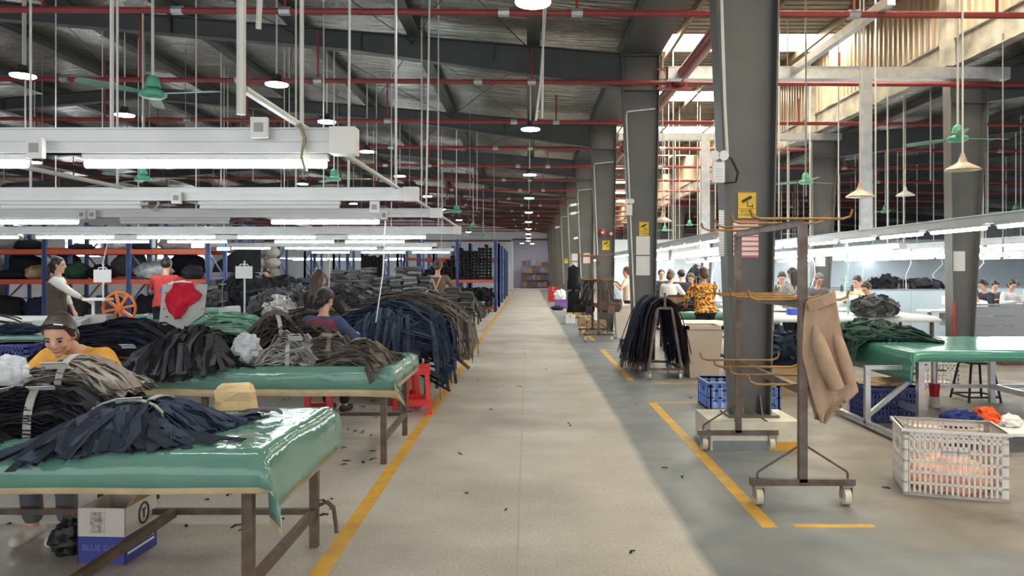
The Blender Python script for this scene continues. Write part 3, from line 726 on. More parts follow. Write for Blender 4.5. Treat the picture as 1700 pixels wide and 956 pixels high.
table(-7.5, -1.25, 15.6, 16.8, TZ, 'sixth work table before the person in the apron', 'green cover of the sixth table', 0.14, 0.2, seed=7, mids=(-4,))
for i, y in enumerate((18.6, 21.4, 24.2, 27.0)):
    table(-5.5, -1.35, y, y + 1.2, TZ, f'far work table along the aisle, {nth(i)} of four', f'green cover of a far table along the aisle, {nth(i)} of four', 0.15, 0.2, seed=8+i, mids=(-3.4,), legm=M_DARK)

# ------------------------------------------------------------------ bundles of cloth strips
def drape(p, rect, ztop, out=0.03):
    x0, x1, y0, y1 = rect; x, y, h = p
    ox = x - x1 if x > x1 else (x - x0 if x < x0 else 0); oy = y - y1 if y > y1 else (y - y0 if y < y0 else 0)
    o = max(abs(ox), abs(oy))
    if o <= 0: return Vector((x, y, ztop + max(h, 0.008)))
    cx = min(max(x, x0), x1); cy = min(max(y, y0), y1)
    sx = (1 if ox > 0 else -1) if abs(ox) > 0 else 0; sy = (1 if oy > 0 else -1) if abs(oy) > 0 else 0
    g_ = 0.16 * (1 - math.exp(-o / 0.14)) + 0.06 * o
    e = out * min(1, o / 0.1) + g_
    return Vector((cx + sx * e, cy + sy * e, max(ztop + max(h, 0.0) - max(0, o - 0.75 * g_ * math.exp(-o)), 0.03)))
def bundle(name, label, c, ang, n, L, W, H, mats, rect, ztop=TZ, sw=0.035, spread=0.6, seed=1, droop=1.0, separate=0, tie=None, group='bundles of cloth strips', pts=9, jit=0.15, flat=0.004, tags=(), lens=(0.8, 1.1), tmin=-1.0, tmax=1.0, zlift=0.0, rag=1.0, edgej=0.0):
    rnd = random.Random(seed)
    r = thing(name, label, 'fabric bundle', (c[0], c[1], ztop), 0, group)
    ca, sa = math.cos(ang), math.sin(ang)
    big = [MB() for _ in mats]
    mbs = []
    for i in range(n):
        q = i / max(n - 1, 1)
        lat = rnd.uniform(-1, 1) * W / 2
        lay = (1 - (2 * lat / W) ** 2) ** 0.5 * H
        hz = lay * rnd.uniform(0.15, 1.0) if i < n * 0.45 else lay * rnd.uniform(0.75, 1.0)
        Lm, Lp = L * rnd.uniform(*lens), L * rnd.uniform(*lens)
        sp = spread * rnd.uniform(0.5, 1.4) * (1.7 if rnd.random() < 0.15 else 1); bend = rnd.uniform(-1, 1) * jit * (2 if rnd.random() < 0.12 else 1)
        P = []; e1, e2, e3 = rnd.uniform(0, edgej), rnd.uniform(0, edgej), rnd.uniform(0, edgej)
        rc = (rect[0], rect[1] - e1, rect[2] + e2, rect[3] - e3 * 0.3)
        for k in range(pts):
            t = tmin + (tmax - tmin) * k / (pts - 1)
            s = t * (Lp if t > 0 else Lm)
            l = lat * (1 + sp * abs(t) ** 1.4) + bend * t * abs(t) * L * 0.5 + 0.07 * rag * noise.noise(Vector((t * 2.2 + i * 3.1, seed, i))) * (0.3 + abs(t))
            z = zlift + hz * max(0.0, 1 - abs(t) ** (1.6 + droop)) + 0.012 + 0.05 * rag * max(-0.3, noise.noise(Vector((i * 1.7, t * 2.6, seed)))) * (0.4 + H * 3)
            P.append(drape((c[0] + ca * s - sa * l, c[1] + sa * s + ca * l, z), rc, ztop, 0.03 + 0.7 * max(e1, e2) + 0.03 * rnd.random()))
        m = rnd.randrange(len(mats))
        side = Vector((-sa, ca, rnd.uniform(-0.5, 0.5)))
        if i >= n - separate:
            one = MB().ribbon(P, sw * rnd.uniform(0.8, 1.2), flat, side, rnd.uniform(-0.5, 0.5))
            partw(r, 'strip', one, mats[m], 180 if False else 0)
        else:
            big[m].ribbon(P, sw * rnd.uniform(0.8, 1.2), flat, side, rnd.uniform(-0.5, 0.5))
    allm = MB()
    for k, b in enumerate(big):
        allm.cur = k
        if b.f: allm.add(b.v, b.f)
    if allm.f:
        o = partw(r, 'inner_strips', allm, mats); o['kind'] = 'stuff'
    if tie:
        rr = []
        for k in range(13):
            g = math.pi * k / 12
            l = math.cos(g) * (W / 2 + 0.015); z = max(0.01, math.sin(g) ** 0.7 * (H + 0.03) + zlift)
            rr.append(Vector((c[0] - sa * l, c[1] + ca * l, ztop + z)))
        partw(r, 'tie_band', MB().ribbon(rr, 0.035, 0.006, (ca, sa, 0)), tie)
    for (tx, ty, tz, a) in tags:
        q = Vector((math.cos(a), math.sin(a), 0)) * 0.06
        e = Vector((-math.sin(a), math.cos(a), -0.5)).normalized() * 0.045
        b = Vector((tx, ty, tz))
        partw(r, 'paper_tag', MB().ribbon([b - e, b + Vector((0,0,0.008)), b + e], 0.11, 0.003, q), M_PAPER)
    return r
T1R = (-3.9, -1.1, 3.1, 4.24); T2R = (-4.6, -1.06, 5.88, 7.07); T3R = (-8.6, -1.1, 8.68, 9.88); T4R = (-6.5, -1.1, 10.58, 11.82); T5R = (-7.0, -1.1, 12.88, 14.12); T6R = (-7.5, -1.2, 15.6, 16.8)
M_TIE = fab('pale_tie', lin(168, 166, 160))
# front table
a = at(120, 640, 3.95)
bundle('fabric_bundle', 'tall dark bundle under the grey one in front of the woman in yellow', (-2.36, 3.9), 0.05, 120, 0.34, 0.36, 0.15, TAUPED + BLACKS[:1], T1R, sw=0.05, spread=0.25, seed=11, droop=2.0, separate=20, lens=(0.85, 1.05))
bundle('fabric_bundle', 'grey and taupe folded bundle with a white label, in front of the woman in yellow', (-2.35, 3.86), 0.03, 100, 0.29, 0.32, 0.17, TAUPE[1:] + GREYS, T1R, sw=0.055, spread=0.35, seed=12, droop=0.9, separate=70, lens=(0.75, 1.1), zlift=0.14, tie=M_TIE, tags=((-2.35, 3.68, 1.08, 0.2),))
bundle('fabric_bundle', 'black bundle at the corner of the closest table beside the plastic bag', (-2.72, 3.5), 0.1, 110, 0.36, 0.3, 0.19, BLACKS, T1R, sw=0.05, spread=0.3, seed=13, droop=2.5, separate=30, lens=(0.8, 1.0), tie=M_TIE)
bundle('fabric_bundle', 'black bundle with a white label behind the slate blue one', (-2.34, 3.56), 0.2, 110, 0.34, 0.28, 0.2, BLACKS, T1R, sw=0.05, spread=0.3, seed=14, droop=2.2, separate=40, lens=(0.8, 1.0), tie=M_TIE, tags=((-2.3, 3.5, 0.99, 0.3), (-2.48, 3.45, 0.985, 1.3)))
bundle('fabric_bundle', 'slate blue bundle fanned out over the front edge of the closest table', (-1.88, 3.45), R(-76), 120, 0.34, 0.34, 0.15, NAVY2, T1R, sw=0.045, spread=0.9, seed=15, droop=0.6, separate=80, jit=0.5, lens=(0.7, 1.1), tie=M_TIE, tags=((-1.86, 3.45, 0.945, 0.5),))
bundle('fabric_bundle', 'dark navy bundle lying behind the slate blue fan', (-1.82, 3.66), R(-18), 80, 0.36, 0.24, 0.13, NAVY, T1R, sw=0.04, spread=0.8, seed=16, droop=0.7, separate=40, jit=0.4, tie=M_TIE)
r = thing('cloth_strip', 'single wide grey strip folded on the closest table', 'fabric strip', (-1.52, 3.86, TZ))
MB().ribbon([(-0.1,-0.05,0.02),(0.03,-0.03,0.028),(0.14,0.0,0.06),(0.2,0.02,0.05),(0.23,0.03,0.03)], 0.09, 0.006).build('fold', CHAR[0], r)
MB().ribbon([(-0.02,0.14,0.02),(0.06,0.12,0.03),(0.13,0.14,0.02)], 0.07, 0.006).build('loose_end', CHAR[1], r)
# second table
bundle('fabric_bundle', 'large black mound of strips on the second table below the orange wheel', (-3.55, 6.55), 0.05, 170, 0.62, 0.66, 0.34, BLACKS + [NAVY[1]], T2R, sw=0.045, spread=0.5, seed=21, droop=1.0, separate=50, jit=0.4, tags=((-3.3, 6.1, 0.93, 0.1), (-2.95, 6.12, 0.93, 0.4)))
bundle('fabric_bundle', 'charcoal bundle hanging over the front edge of the second table', (-2.85, 6.3), R(-78), 150, 0.5, 0.55, 0.3, BLACKS + CHAR[:2], T2R, sw=0.045, spread=0.6, seed=22, droop=0.8, separate=70, jit=0.5, lens=(0.8, 1.2))
bundle('fabric_bundle', 'brown grey heap of cut pieces on the second table, tallest of its bundles', (-2.25, 6.62), R(30), 120, 0.3, 0.42, 0.36, TAUPED, T2R, rag=1.6, sw=0.075, spread=0.5, seed=23, droop=0.8, separate=40, jit=0.6, tie=M_TIE)
bundle('fabric_bundle', 'pale grey tied bundle beside the white plastic bag on the second table', (-1.98, 6.2), R(5), 110, 0.25, 0.28, 0.22, LGREY, T2R, sw=0.075, rag=1.6, spread=0.4, seed=24, droop=1.4, separate=60, jit=0.3, tie=LGREY[2], lens=(0.85, 1.0), tags=((-1.9, 6.05, 1.0, 0.2),))
bundle('fabric_bundle', 'taupe tied bundle next to the pale grey one', (-1.68, 6.3), R(8), 110, 0.28, 0.3, 0.2, TAUPE, T2R, rag=1.6, sw=0.075, spread=0.5, seed=25, droop=1.2, separate=50, jit=0.4, tie=TAUPE[2], lens=(0.8, 1.05))
bundle('fabric_bundle', 'dark taupe fan of strips at the aisle end of the second table', (-1.4, 6.22), R(-8), 110, 0.3, 0.3, 0.17, TAUPED + TAUPE[:1], T2R, sw=0.05, spread=0.7, seed=26, droop=1.0, separate=60, jit=0.5, lens=(0.7, 0.95), tags=((-1.42, 6.2, 0.97, 0.9),))
bundle('fabric_bundle', 'brown bundle behind the pale grey one on the second table', (-1.95, 6.75), R(0), 90, 0.35, 0.3, 0.26, TAUPED, T2R, sw=0.05, spread=0.5, seed=27, droop=1.0, separate=20, jit=0.5)
# third table: navy arch hanging to the floor at the aisle end
bundle('fabric_bundle', 'big navy bundle of long strips hanging off the table end toward the aisle', (-1.62, 9.2), R(-25), 260, 0.8, 0.7, 0.4, NAVY, (-8.6, -1.22, 8.85, 9.88), sw=0.04, spread=0.55, seed=31, droop=0.8, separate=110, jit=0.35, pts=11, lens=(0.7, 1.15), edgej=0.2)
bundle('fabric_bundle', 'navy strips falling straight down in front of the big navy bundle', (-1.62, 9.0), R(-88), 260, 0.62, 0.85, 0.32, NAVY, (-8.6, -1.22, 8.8, 9.88), sw=0.04, spread=0.12, seed=32, droop=0.4, separate=110, jit=0.12, lens=(0.65, 1.1), tmin=-0.35, pts=11, edgej=0.16)
bundle('fabric_bundle', 'pale green bundle of strips in front of the white sewing machine', (-3.65, 9.15), R(0), 100, 0.55, 0.4, 0.25, MINT, T3R, sw=0.05, spread=0.3, seed=33, droop=1.2, separate=30)
bundle('fabric_bundle', 'dark mixed pile behind the woman in the denim vest', (-2.7, 9.3), R(10), 90, 0.35, 0.5, 0.28, TAUPED + CHAR, T3R, sw=0.06, spread=0.5, seed=34, jit=0.6)
# fourth table: taupe arch
bundle('fabric_bundle', 'taupe bundle of long strips arching over the fourth table toward the aisle', (-1.85, 11.1), R(-14), 240, 1.15, 0.7, 0.45, TAUPE, T4R, sw=0.045, spread=0.5, seed=41, droop=0.7, separate=90, jit=0.3, pts=11, lens=(0.75, 1.1), tie=TAUPED[1], edgej=0.2)
bundle('fabric_bundle', 'taupe strips spread flat behind the woman in the denim vest', (-3.1, 11.0), R(6), 110, 0.9, 0.6, 0.25, TAUPE, T4R, sw=0.05, spread=0.4, seed=42, droop=0.8, separate=30, jit=0.3)

# stacks of folded pieces
def folded(name, label, c, w, d, nx, ny, nz, th, mats, z0=TZ, seed=1, lean=0.0, group='stacks of folded cloth'):
    rnd = random.Random(seed)
    r = thing(name, label, 'fabric stack', (c[0], c[1], z0), 0, group)
    cw, cd = w / nx, d / ny
    for ix in range(nx):
        for iy in range(ny):
            hh = nz * (1 - 0.35 * abs((ix + 0.5) / nx - 0.5) * 2 * rnd.uniform(0.3, 1)) * (0.75 + 0.25 * iy / max(1, ny - 1))
            mb = MB()
            for k in range(int(hh)):
                x = -w/2 + cw * (ix + 0.5) + rnd.uniform(-0.1, 0.1) * cw + lean * k * th; y = -d/2 + cd * (iy + 0.5) + rnd.uniform(-0.12, 0.12) * cd
                z = th * (k + 0.5); hw = cw * rnd.uniform(0.44, 0.52); hd = cd * rnd.uniform(0.44, 0.52); tz = rnd.uniform(-0.6, 0.6) * th
                mb.cur = rnd.randrange(len(mats))
                # a fold: slab with a rounded front edge
                prof = [(-hd, -0.15), (-hd*0.94, -0.46), (hd, -0.42), (hd, 0.42), (-hd*0.94, 0.46), (-hd, 0.15)]
                ringA = [(x-hw, y+p, z+q*th-tz*0.5) for p, q in prof]; ringB = [(x+hw, y+p*rnd.uniform(0.95,1.05), z+q*th+tz*0.5) for p, q in prof]
                mid = [(x, y+p, z+q*th*1.15+0.12*th) for p, q in prof]
                mb.loft([ringA, mid, ringB])
            mb.build('folded_pile', mats, r)
    return r
folded('fabric_stack', 'broad low stack of folded grey cloth by the hanging cord', (-3.05, 13.35), 1.0, 0.75, 4, 2, 20, 0.044, CHAR + GREYS[1:2], seed=51)
folded('fabric_stack', 'tall fanned stack of folded grey cloth, highest on the tables', (-2.25, 13.5), 0.85, 0.8, 4, 2, 21, 0.045, CHAR + LGREY[1:2], seed=52, lean=0.05)
folded('fabric_stack', 'grey folded stack in front of the tall fanned one', (-2.45, 12.98), 0.9, 0.4, 5, 1, 11, 0.042, CHAR + GREYS, seed=53)
folded('fabric_stack', 'dark grey folded stack at the aisle end of the fifth table', (-1.35, 13.3), 0.75, 0.8, 3, 2, 12, 0.04, TAUPED + CHAR, seed=54)
bundle('fabric_bundle', 'grey strips tied over the folded stacks near the aisle', (-1.75, 13.2), R(-15), 120, 0.5, 0.6, 0.42, CHAR, T5R, sw=0.06, spread=0.4, seed=55, jit=0.5, separate=20, tie=M_TIE)
bundle('fabric_bundle', 'grey bundle of wide strips below the apron wearer', (-1.5, 15.9), R(-10), 120, 0.55, 0.7, 0.3, CHAR + TAUPED, T6R, sw=0.06, spread=0.4, seed=56, jit=0.4)
# heaps of loose dark cloth further back
def blob(c, rad, seed, amp=0.25, n=26, k=16, fl=0.0):
    mb = MB(); rings = []
    for i in range(k + 1):
        a_ = math.pi * (0.03 + 0.94 * i / k) - math.pi / 2; ring = []
        for j in range(n):
            g = 2 * math.pi * j / n
            u = Vector((math.cos(a_) * math.cos(g), math.cos(a_) * math.sin(g), math.sin(a_)))
            q = 1 + amp * noise.noise(u * 2.2 + Vector((seed, 0, 0))) + amp * 0.6 * noise.noise(u * 6 + Vector((0, seed, 0)))
            ring.append(Vector((c[0] + u.x * rad[0] * q, c[1] + u.y * rad[1] * q, max(c[2] + u.z * rad[2] * q, fl))))
        rings.append(ring)
    return mb.loft(rings)
FAM = {}
for fam in (NAVY, NAVY2, BLACKS, GREYS, TAUPE, TAUPED, LGREY, CHAR, MINT, DGREEN):
    for m_ in fam: FAM[m_.name] = fam
def heap(name, label, px, py0, py1, d, wpx, m, z0=TZ, seed=1, deep=0.35, cat='fabric pile', amp=0.4, group='heaps of cloth'):
    x = PX(px, d); top = PZ(py0, d) - z0; hw = wpx * d / F / 2
    fam = FAM.get(m.name, [m])
    r = thing(name, label, cat, (x, d, z0), 0, group)
    blob((0, 0, top * 0.3), (hw * 0.86, deep * 0.86, top * 0.6), seed, amp, fl=0.004).build('heaped_cloth', m, r, 180)
    rnd = random.Random(seed); rb = MB()
    for i in range(90):                       # cut pieces lying every way over the heap
        az, el = rnd.uniform(0, 6.28), math.asin(rnd.uniform(-0.1, 1.0)); da, de = rnd.uniform(-0.5, 0.5), rnd.uniform(-0.5, 0.2)
        lift = rnd.uniform(0.92, 1.12); P = []
        for q in range(5):
            a_, e_ = az + da * q / 2, el + de * q / 2
            k_ = lift + 0.10 * noise.noise(Vector((i, q * 0.7, seed)))
            P.append((math.cos(e_) * math.cos(a_) * hw * k_, math.cos(e_) * math.sin(a_) * deep * k_, max(0.008, top * 0.34 + math.sin(e_) * top * 0.6 * k_)))
        rb.cur = rnd.randrange(len(fam))
        rb.ribbon(P, rnd.uniform(0.04, 0.09), 0.006, (rnd.uniform(-1, 1), rnd.uniform(-1, 1), rnd.uniform(-1, 1)), rnd.uniform(-1, 1))
    o = rb.build('cut_pieces', fam, r); o['kind'] = 'stuff'
    return r
HP = [('dark heap beside the white signpost', 455, 478, 520, 11.2, 80, CHAR[1]), ('grey heap of cut cloth left of the long haired woman', 490, 470, 515, 11.4, 60, CHAR[0]),
      ('black heap behind the denim vest woman', 425, 455, 500, 13.2, 90, BLACKS[0]), ('charcoal heap before the orange shelf', 470, 455, 490, 13.6, 60, BLACKS[2]),
      ('grey wide heap under the hanging cord', 585, 468, 520, 11.3, 90, CHAR[1]), ('dark heap left of the folded stacks', 560, 455, 500, 13.4, 60, CHAR[1]),
      ('black heap on the sixth table near the shelves', 540, 462, 490, 16.2, 60, BLACKS[0]), ('navy heap behind the orange shelf beam', 505, 458, 480, 16.1, 55, NAVY[1]),
      ('charcoal heap right of the person in the red shirt', 350, 468, 500, 16.2, 60, CHAR[1]), ('dark heap near the second column of shelves', 395, 455, 490, 16.3, 50, BLACKS[2]),
      ('black heap on a far aisle table', 796, 477, 500, 19.1, 44, BLACKS[0])]
for i, (lab, px, a, b, d, wp, m) in enumerate(HP): heap('fabric_heap', lab, px, a, b, d, wp, m, seed=60 + i)
heap('fabric_heap', 'white cloth heap with grey pieces on the fourth table', 465, 490, 515, 10.95, 45, fab('white_cloth', lin(206, 206, 204)), seed=80)

# plastic bags, paper bag, tray and small pieces
def crumple(name, label, c, rad, m, cat, seed, z0, n=30, k=18, amp=0.35):
    mb = blob((0, 0, rad[2] * 0.8), rad, seed, amp, n, k, 0.002); o = mb.build(name, m, None, 30); o.location = (c[0], c[1], z0)
    return tag(o, label, cat)
o = crumple('plastic_bag', 'clear plastic bag with blue print at the edge of the closest table', (-2.60, 3.68), (0.11, 0.1, 0.11), M_BAGP, 'plastic bag', 3, TZ + 0.15)
bundle('fabric_bundle', 'black cloth under the clear plastic bag', (-2.82, 3.95), 0.3, 60, 0.22, 0.3, 0.14, BLACKS, T1R, sw=0.05, spread=0.2, seed=91)
crumple('plastic_bag', 'white plastic bag between the black and pale grey bundles', (-2.34, 6.15), (0.12, 0.1, 0.13), M_BAGP, 'plastic bag', 5, TZ + 0.01)
rings = []; q = random.Random(4)
for z, w_, d_ in ((0, 0.1, 0.05), (0.005, 0.105, 0.055), (0.05, 0.1, 0.05), (0.1, 0.098, 0.045), (0.125, 0.09, 0.03), (0.14, 0.06, 0.012)):
    rings.append([(-1.62 + sx*w_ + q.uniform(-0.012, 0.012), 4.1 + sy*d_ + q.uniform(-0.008, 0.008), TZ + 0.008 + z + q.uniform(0, 0.012)*(z > 0.01)) for sx, sy in ((-1,-1),(-0.4,-1.1),(0.3,-0.95),(1,-1),(1.05,0),(1,1),(0,1.05),(-1,1),(-1.05,0))])
single('paper_bag', MB().loft(rings), mat('tan_paper', lin(206, 176, 132), 0.75, 0, 0.1, 8, 0.3, 20), 'tan crumpled paper bag at the back of the closest table', 'paper bag')
crumple('red_cloth', 'small red cloth scrap on the second table by the white bag', (-2.52, 6.0), (0.1, 0.05, 0.035), fab('red_scrap', lin(200, 50, 44)), 'cloth', 10, TZ + 0.008)
r = thing('tray', 'red plastic tray full of white papers beside the navy bundle', 'tray', (PX(612, 8.85), 8.85, TZ + 0.006))
MB().box(-0.16,0.16,-0.11,0.11,0,0.012).box(-0.16,-0.15,-0.11,0.11,0,0.09).box(0.15,0.16,-0.11,0.11,0,0.09).box(-0.16,0.16,-0.11,-0.1,0,0.09).box(-0.16,0.16,0.1,0.11,0,0.09).build('tray_body', mat('red_plastic', lin(190, 34, 40), 0.35), r)
for k in range(5):
    q = random.Random(k); MB().ribbon([(q.uniform(-0.14,-0.05), q.uniform(-0.06,0.06), 0.09+0.015*k), (0, q.uniform(-0.06,0.06), 0.13+0.012*k), (q.uniform(0.05,0.16), q.uniform(-0.06,0.06), 0.1+0.015*k)], 0.13, 0.002).build('paper_slip', M_PAPER, r)

q = random.Random(77); sc_ = MB()
for i in range(150):
    x, y = q.uniform(-3.4, -1.2), q.uniform(4.4, 9.5)
    if i % 6 == 0: x = q.uniform(-0.9, 2.6); y = q.uniform(3.8, 16)
    a_ = q.uniform(0, 6.28); l_ = q.uniform(0.01, 0.04)
    sc_.ribbon([(x, y, 0.003), (x + l_*math.cos(a_), y + l_*math.sin(a_), 0.008), (x + 2*l_*math.cos(a_+0.4), y + 2*l_*math.sin(a_+0.4), 0.003)], q.uniform(0.008, 0.02), 0.003)
tag(sc_.build('floor_scraps', BLACKS[0]), 'tiny dark cloth scraps strewn on the floor', 'scraps', None, 'stuff')

# ------------------------------------------------------------------ stools, boxes under the tables
M_STOOL = mat('red_stool_plastic', lin(226, 58, 52), 0.3, 0, 0.05, 4)
def stool(x, y, rz, m, label, h=0.5, w=0.3):
    r = thing('plastic_stool', label, 'stool', (x, y, 0), rz, 'plastic stools')
    a, b = w/2 - 0.04, w/2
    MB().loft([[(-a,-a,h-0.03),(a,-a,h-0.03),(a,a,h-0.03),(-a,a,h-0.03)], [(-a*1.02,-a*1.02,h-0.008),(a*1.02,-a*1.02,h-0.008),(a*1.02,a*1.02,h-0.008),(-a*1.02,a*1.02,h-0.008)], [(-a*0.94,-a*0.94,h),(a*0.94,-a*0.94,h),(a*0.94,a*0.94,h),(-a*0.94,a*0.94,h)]]).build('seat', m, r)
    for sx in (-1, 1):
        for sy in (-1, 1):
            ro, ri = b, a
            mb = MB(); t = 0.055
            mb.hexa([(sx*ro,sy*ro,0),(sx*(ro-t),sy*ro,0),(sx*(ro-t),sy*(ro-t),0),(sx*ro,sy*(ro-t),0),(sx*a,sy*a,h-0.02),(sx*(a-t*0.8),sy*a,h-0.02),(sx*(a-t*0.8),sy*(a-t*0.8),h-0.02),(sx*a,sy*(a-t*0.8),h-0.02)])
            mb.build('leg', m, r)
    zz = h * 0.25; c = b - 0.25 * (b - a) - 0.006
    for (p, q) in (((-c,-c),(c,-c)),((c,-c),(c,c)),((c,c),(-c,c)),((-c,c),(-c,-c))):
        MB().bar((*p, zz), (*q, zz), 0.012, 0.07).build('stretcher', m, r)
    # apron with an arched cut out under the seat
    c = a + 0.012
    for (p, q) in (((-c,-c),(c,-c)),((c,-c),(c,c)),((c,c),(-c,c)),((-c,c),(-c,-c))):
        MB().bar((*p, h-0.055), (*q, h-0.055), 0.01, 0.07).build('apron', m, r)
    return r
sx_ = gnd(681)
stool(PX(697, 8.3), 8.12, 0.12, M_STOOL, 'red plastic stool standing on the yellow line by the navy bundle', 0.52, 0.32)
stool(PX(672, 8.3) - 0.02, 8.45, 0.3, M_STOOL, 'second red plastic stool half hidden by a table leg', 0.52, 0.32)
# printed beer carton under the first table
r = thing('carton', 'white and blue printed carton with open top under the closest table', 'box', (-2.24, 4.05, 0), R(-3))
M_CW = mat('carton_white', lin(206, 200, 190), 0.7, 0, 0.05, 5); M_CB = mat('carton_blue', lin(58, 66, 140), 0.65, 0, 0.06, 5)
for (x0,x1,y0,y1) in ((-0.13,0.13,-0.15,-0.144),(-0.13,0.13,0.144,0.15),(-0.13,-0.124,-0.15,0.15),(0.124,0.13,-0.15,0.15)):
    MB().box(x0,x1,y0,y1,0,0.15).build('lower_side', M_CB, r); MB().box(x0,x1,y0,y1,0.15,0.3).build('upper_side', M_CW, r)
MB().box(-0.13,0.13,-0.15,0.15,0,0.006).build('bottom', M_CARD, r)
MB().hexa([(0.125,-0.14,0.3),(0.13,-0.14,0.3),(0.13,0.14,0.3),(0.125,0.14,0.3),(0.2,-0.14,0.39),(0.205,-0.14,0.39),(0.205,0.14,0.39),(0.2,0.14,0.39)]).build('flap', M_CARD, r)
MB().hexa([(-0.12,0.145,0.3),(0.12,0.145,0.3),(0.12,0.15,0.3),(-0.12,0.15,0.3),(-0.12,0.16,0.4),(0.12,0.16,0.4),(0.12,0.165,0.4),(-0.12,0.165,0.4)]).build('flap', M_CARD, r)
MB().tube([(0.1305, 0.02 + 0.045*math.cos(g/12*math.pi), 0.225 + 0.055*math.sin(g/12*math.pi)) for g in range(25)], 0.006, 6, False).tube([(0.1305, 0.02, 0.2), (0.1305, 0.02, 0.235)], 0.005, 5).tube([(0.1305, 0.005, 0.25), (0.1305, 0.02, 0.235), (0.1305, 0.035, 0.25)], 0.005, 5).build('ring_mark', M_DARK, r)
MB().box(-0.06, 0.02, -0.1515, -0.1505, 0.17, 0.28).build('print_patch', mat('smudged_print', lin(120, 112, 104), 0.7, 0, 0, 40, col2=lin(200, 192, 180)), r)
TEXTS = []
def text(s, size, m, parent, loc, rot, name='lettering', ext=0.0004):
    cu = bpy.data.curves.new(name, 'FONT'); cu.body = s; cu.size = size; cu.extrude = ext; cu.align_x = 'CENTER'; cu.align_y = 'CENTER'
    cu.materials.append(m)
    o = bpy.data.objects.new('tmp_text', cu); COL.objects.link(o)
    TEXTS.append((o, name, m, parent, loc, rot))
text('BLUE GIRL', 0.05, M_PAPER, r, (0.1315, 0.0, 0.09), (R(90), 0, R(90)))
MB().box(0.13, 0.1315, -0.13, 0.12, 0.05, 0.062).build('stripe', M_PAPER, r)
text('BLUE GIRL', 0.045, mat('faded_print', lin(120, 124, 170), 0.7), r, (0.0, -0.1515, 0.09), (R(90), 0, 0))
crumple('black_bag', 'black plastic bag on the floor beside the printed carton', (-2.52, 4.06), (0.09, 0.07, 0.1), M_BLACK, 'plastic bag', 12, 0.0)
# rag tied on the table leg
single('rag', MB().ribbon([(-1.19, 4.19, 0.22), (-1.14, 4.2, 0.24), (-1.1, 4.19, 0.21), (-1.09, 4.2, 0.12), (-1.08, 4.18, 0.07)], 0.04, 0.012), fab('brown_rag', lin(92, 78, 70)), 'brown rag knotted round the table leg by the aisle', 'rag')
# chair of the seated woman
r = thing('chair', 'black metal frame chair of the woman in yellow', 'chair', (-2.72, 4.85, 0), 0)
for sx in (-0.19, 0.19):
    for sy in (-0.17, 0.19): MB().bar((sx, sy, 0), (sx, sy, 0.44), 0.028).build('leg', M_BLACK, r)
MB().box(-0.2,0.2,-0.19,0.21,0.44,0.465).build('seat', M_BLACK, r)
MB().bar((-0.19,-0.17,0.2),(0.19,-0.17,0.2),0.025).bar((-0.19,0.19,0.2),(0.19,0.19,0.2),0.025).bar((-0.19,-0.17,0.3),(-0.19,0.19,0.3),0.025).bar((0.19,-0.17,0.3),(0.19,0.19,0.3),0.025).build('stretcher', M_BLACK, r)

# ------------------------------------------------------------------ blue and orange shelving
def pallet_rack(label, y, xs_, H, levels, dep=1.0, uw=0.085):
    x0 = xs_[0]
    r = thing('pallet_rack', label, 'shelving', (x0, y, 0), 0, 'blue and orange pallet racks')
    fm = None
    for x in xs_:
        o = []
        if fm is None:
            u = MB().box(-uw/2, uw/2, 0, 0.06, 0, H).box(-uw/2-0.01, uw/2+0.01, 0.0, 0.012, 0, H).build('upright', M_BLUE, r)
            v = MB().box(-uw/2, uw/2, dep-0.06, dep, 0, H).build('upright', M_BLUE, r)
            b = MB(); zz = 0.15; s = 0
            while zz + 0.62 < H:
                b.bar((0, 0.05, zz if s else zz+0.6), (0, dep-0.05, zz+0.6 if s else zz), 0.025, 0.045); b.bar((0, 0.05, zz), (0, dep-0.05, zz), 0.025, 0.05)
                zz += 0.62; s = 1 - s
            b.bar((0, 0.05, H-0.08), (0, dep-0.05, H-0.08), 0.025, 0.05)
            br = b.build('brace', M_BLUE, r); fm = (u.data, v.data, br.data)
            o = [u, v, br]
        else:
            for nm, me in zip(('upright', 'upright', 'brace'), fm):
                q = bpy.data.objects.new(nm, me); COL.objects.link(q); q.parent = r; o.append(q)
        for q in o: q.location = (x - x0, 0, 0)
    for i, (a, b) in enumerate(zip(xs_, xs_[1:])):
        for z in levels:
            if isinstance(z, tuple):
                if i not in z[1]: continue
                z = z[0]
            MB().box(a-x0+0.05, b-x0-0.05, -0.005, 0.045, z-0.11, z).build('beam', M_ORANGE, r)
            MB().box(a-x0+0.05, b-x0-0.05, dep-0.045, dep, z-0.11, z).build('beam', M_ORANGE, r)
            MB().box(a-x0+0.05, b-x0-0.05, 0.045, dep-0.045, z-0.03, z-0.01).build('shelf_board', mat('shelf_board_wood', lin(120, 100, 80), 0.7), r)
    return r
A_X = [PX(p, 17) for p in (-205, -65, 73, 213, 345)]
pallet_rack('front blue rack with two orange shelf levels behind the vest woman', 17, A_X, 2.62, (0.25, 1.36, 2.05))
B_X = [PX(p, 20.6) for p in (-130, 10, 143, 275, 400)]
pallet_rack('second blue rack row behind the front one', 20.6, B_X, 2.9, (0.3, 1.4, 2.2))
C_X = [PX(p, 28) for p in (462, 522, 577, 637, 697, 759, 822)]
pallet_rack('wide blue rack row holding black rolls near the aisle', 28, C_X, 2.75, ((1.22, (0, 4, 5)), (0.2, (0, 1, 2, 3, 4, 5))))
pallet_rack('blue rack row behind the black rolls', 32, [PX(p, 32) for p in (506, 554, 601, 660, 720, 780)] + [-1.25], 2.75, (0.2, 1.2))
for i, y in enumerate((36.5, 41, 45.5)):
    pallet_rack(f'far blue rack end seen along the aisle, {nth(i)} of three', y, [-6.1, -3.7, -1.28], 2.8, (0.2, 1.2, 2.2))
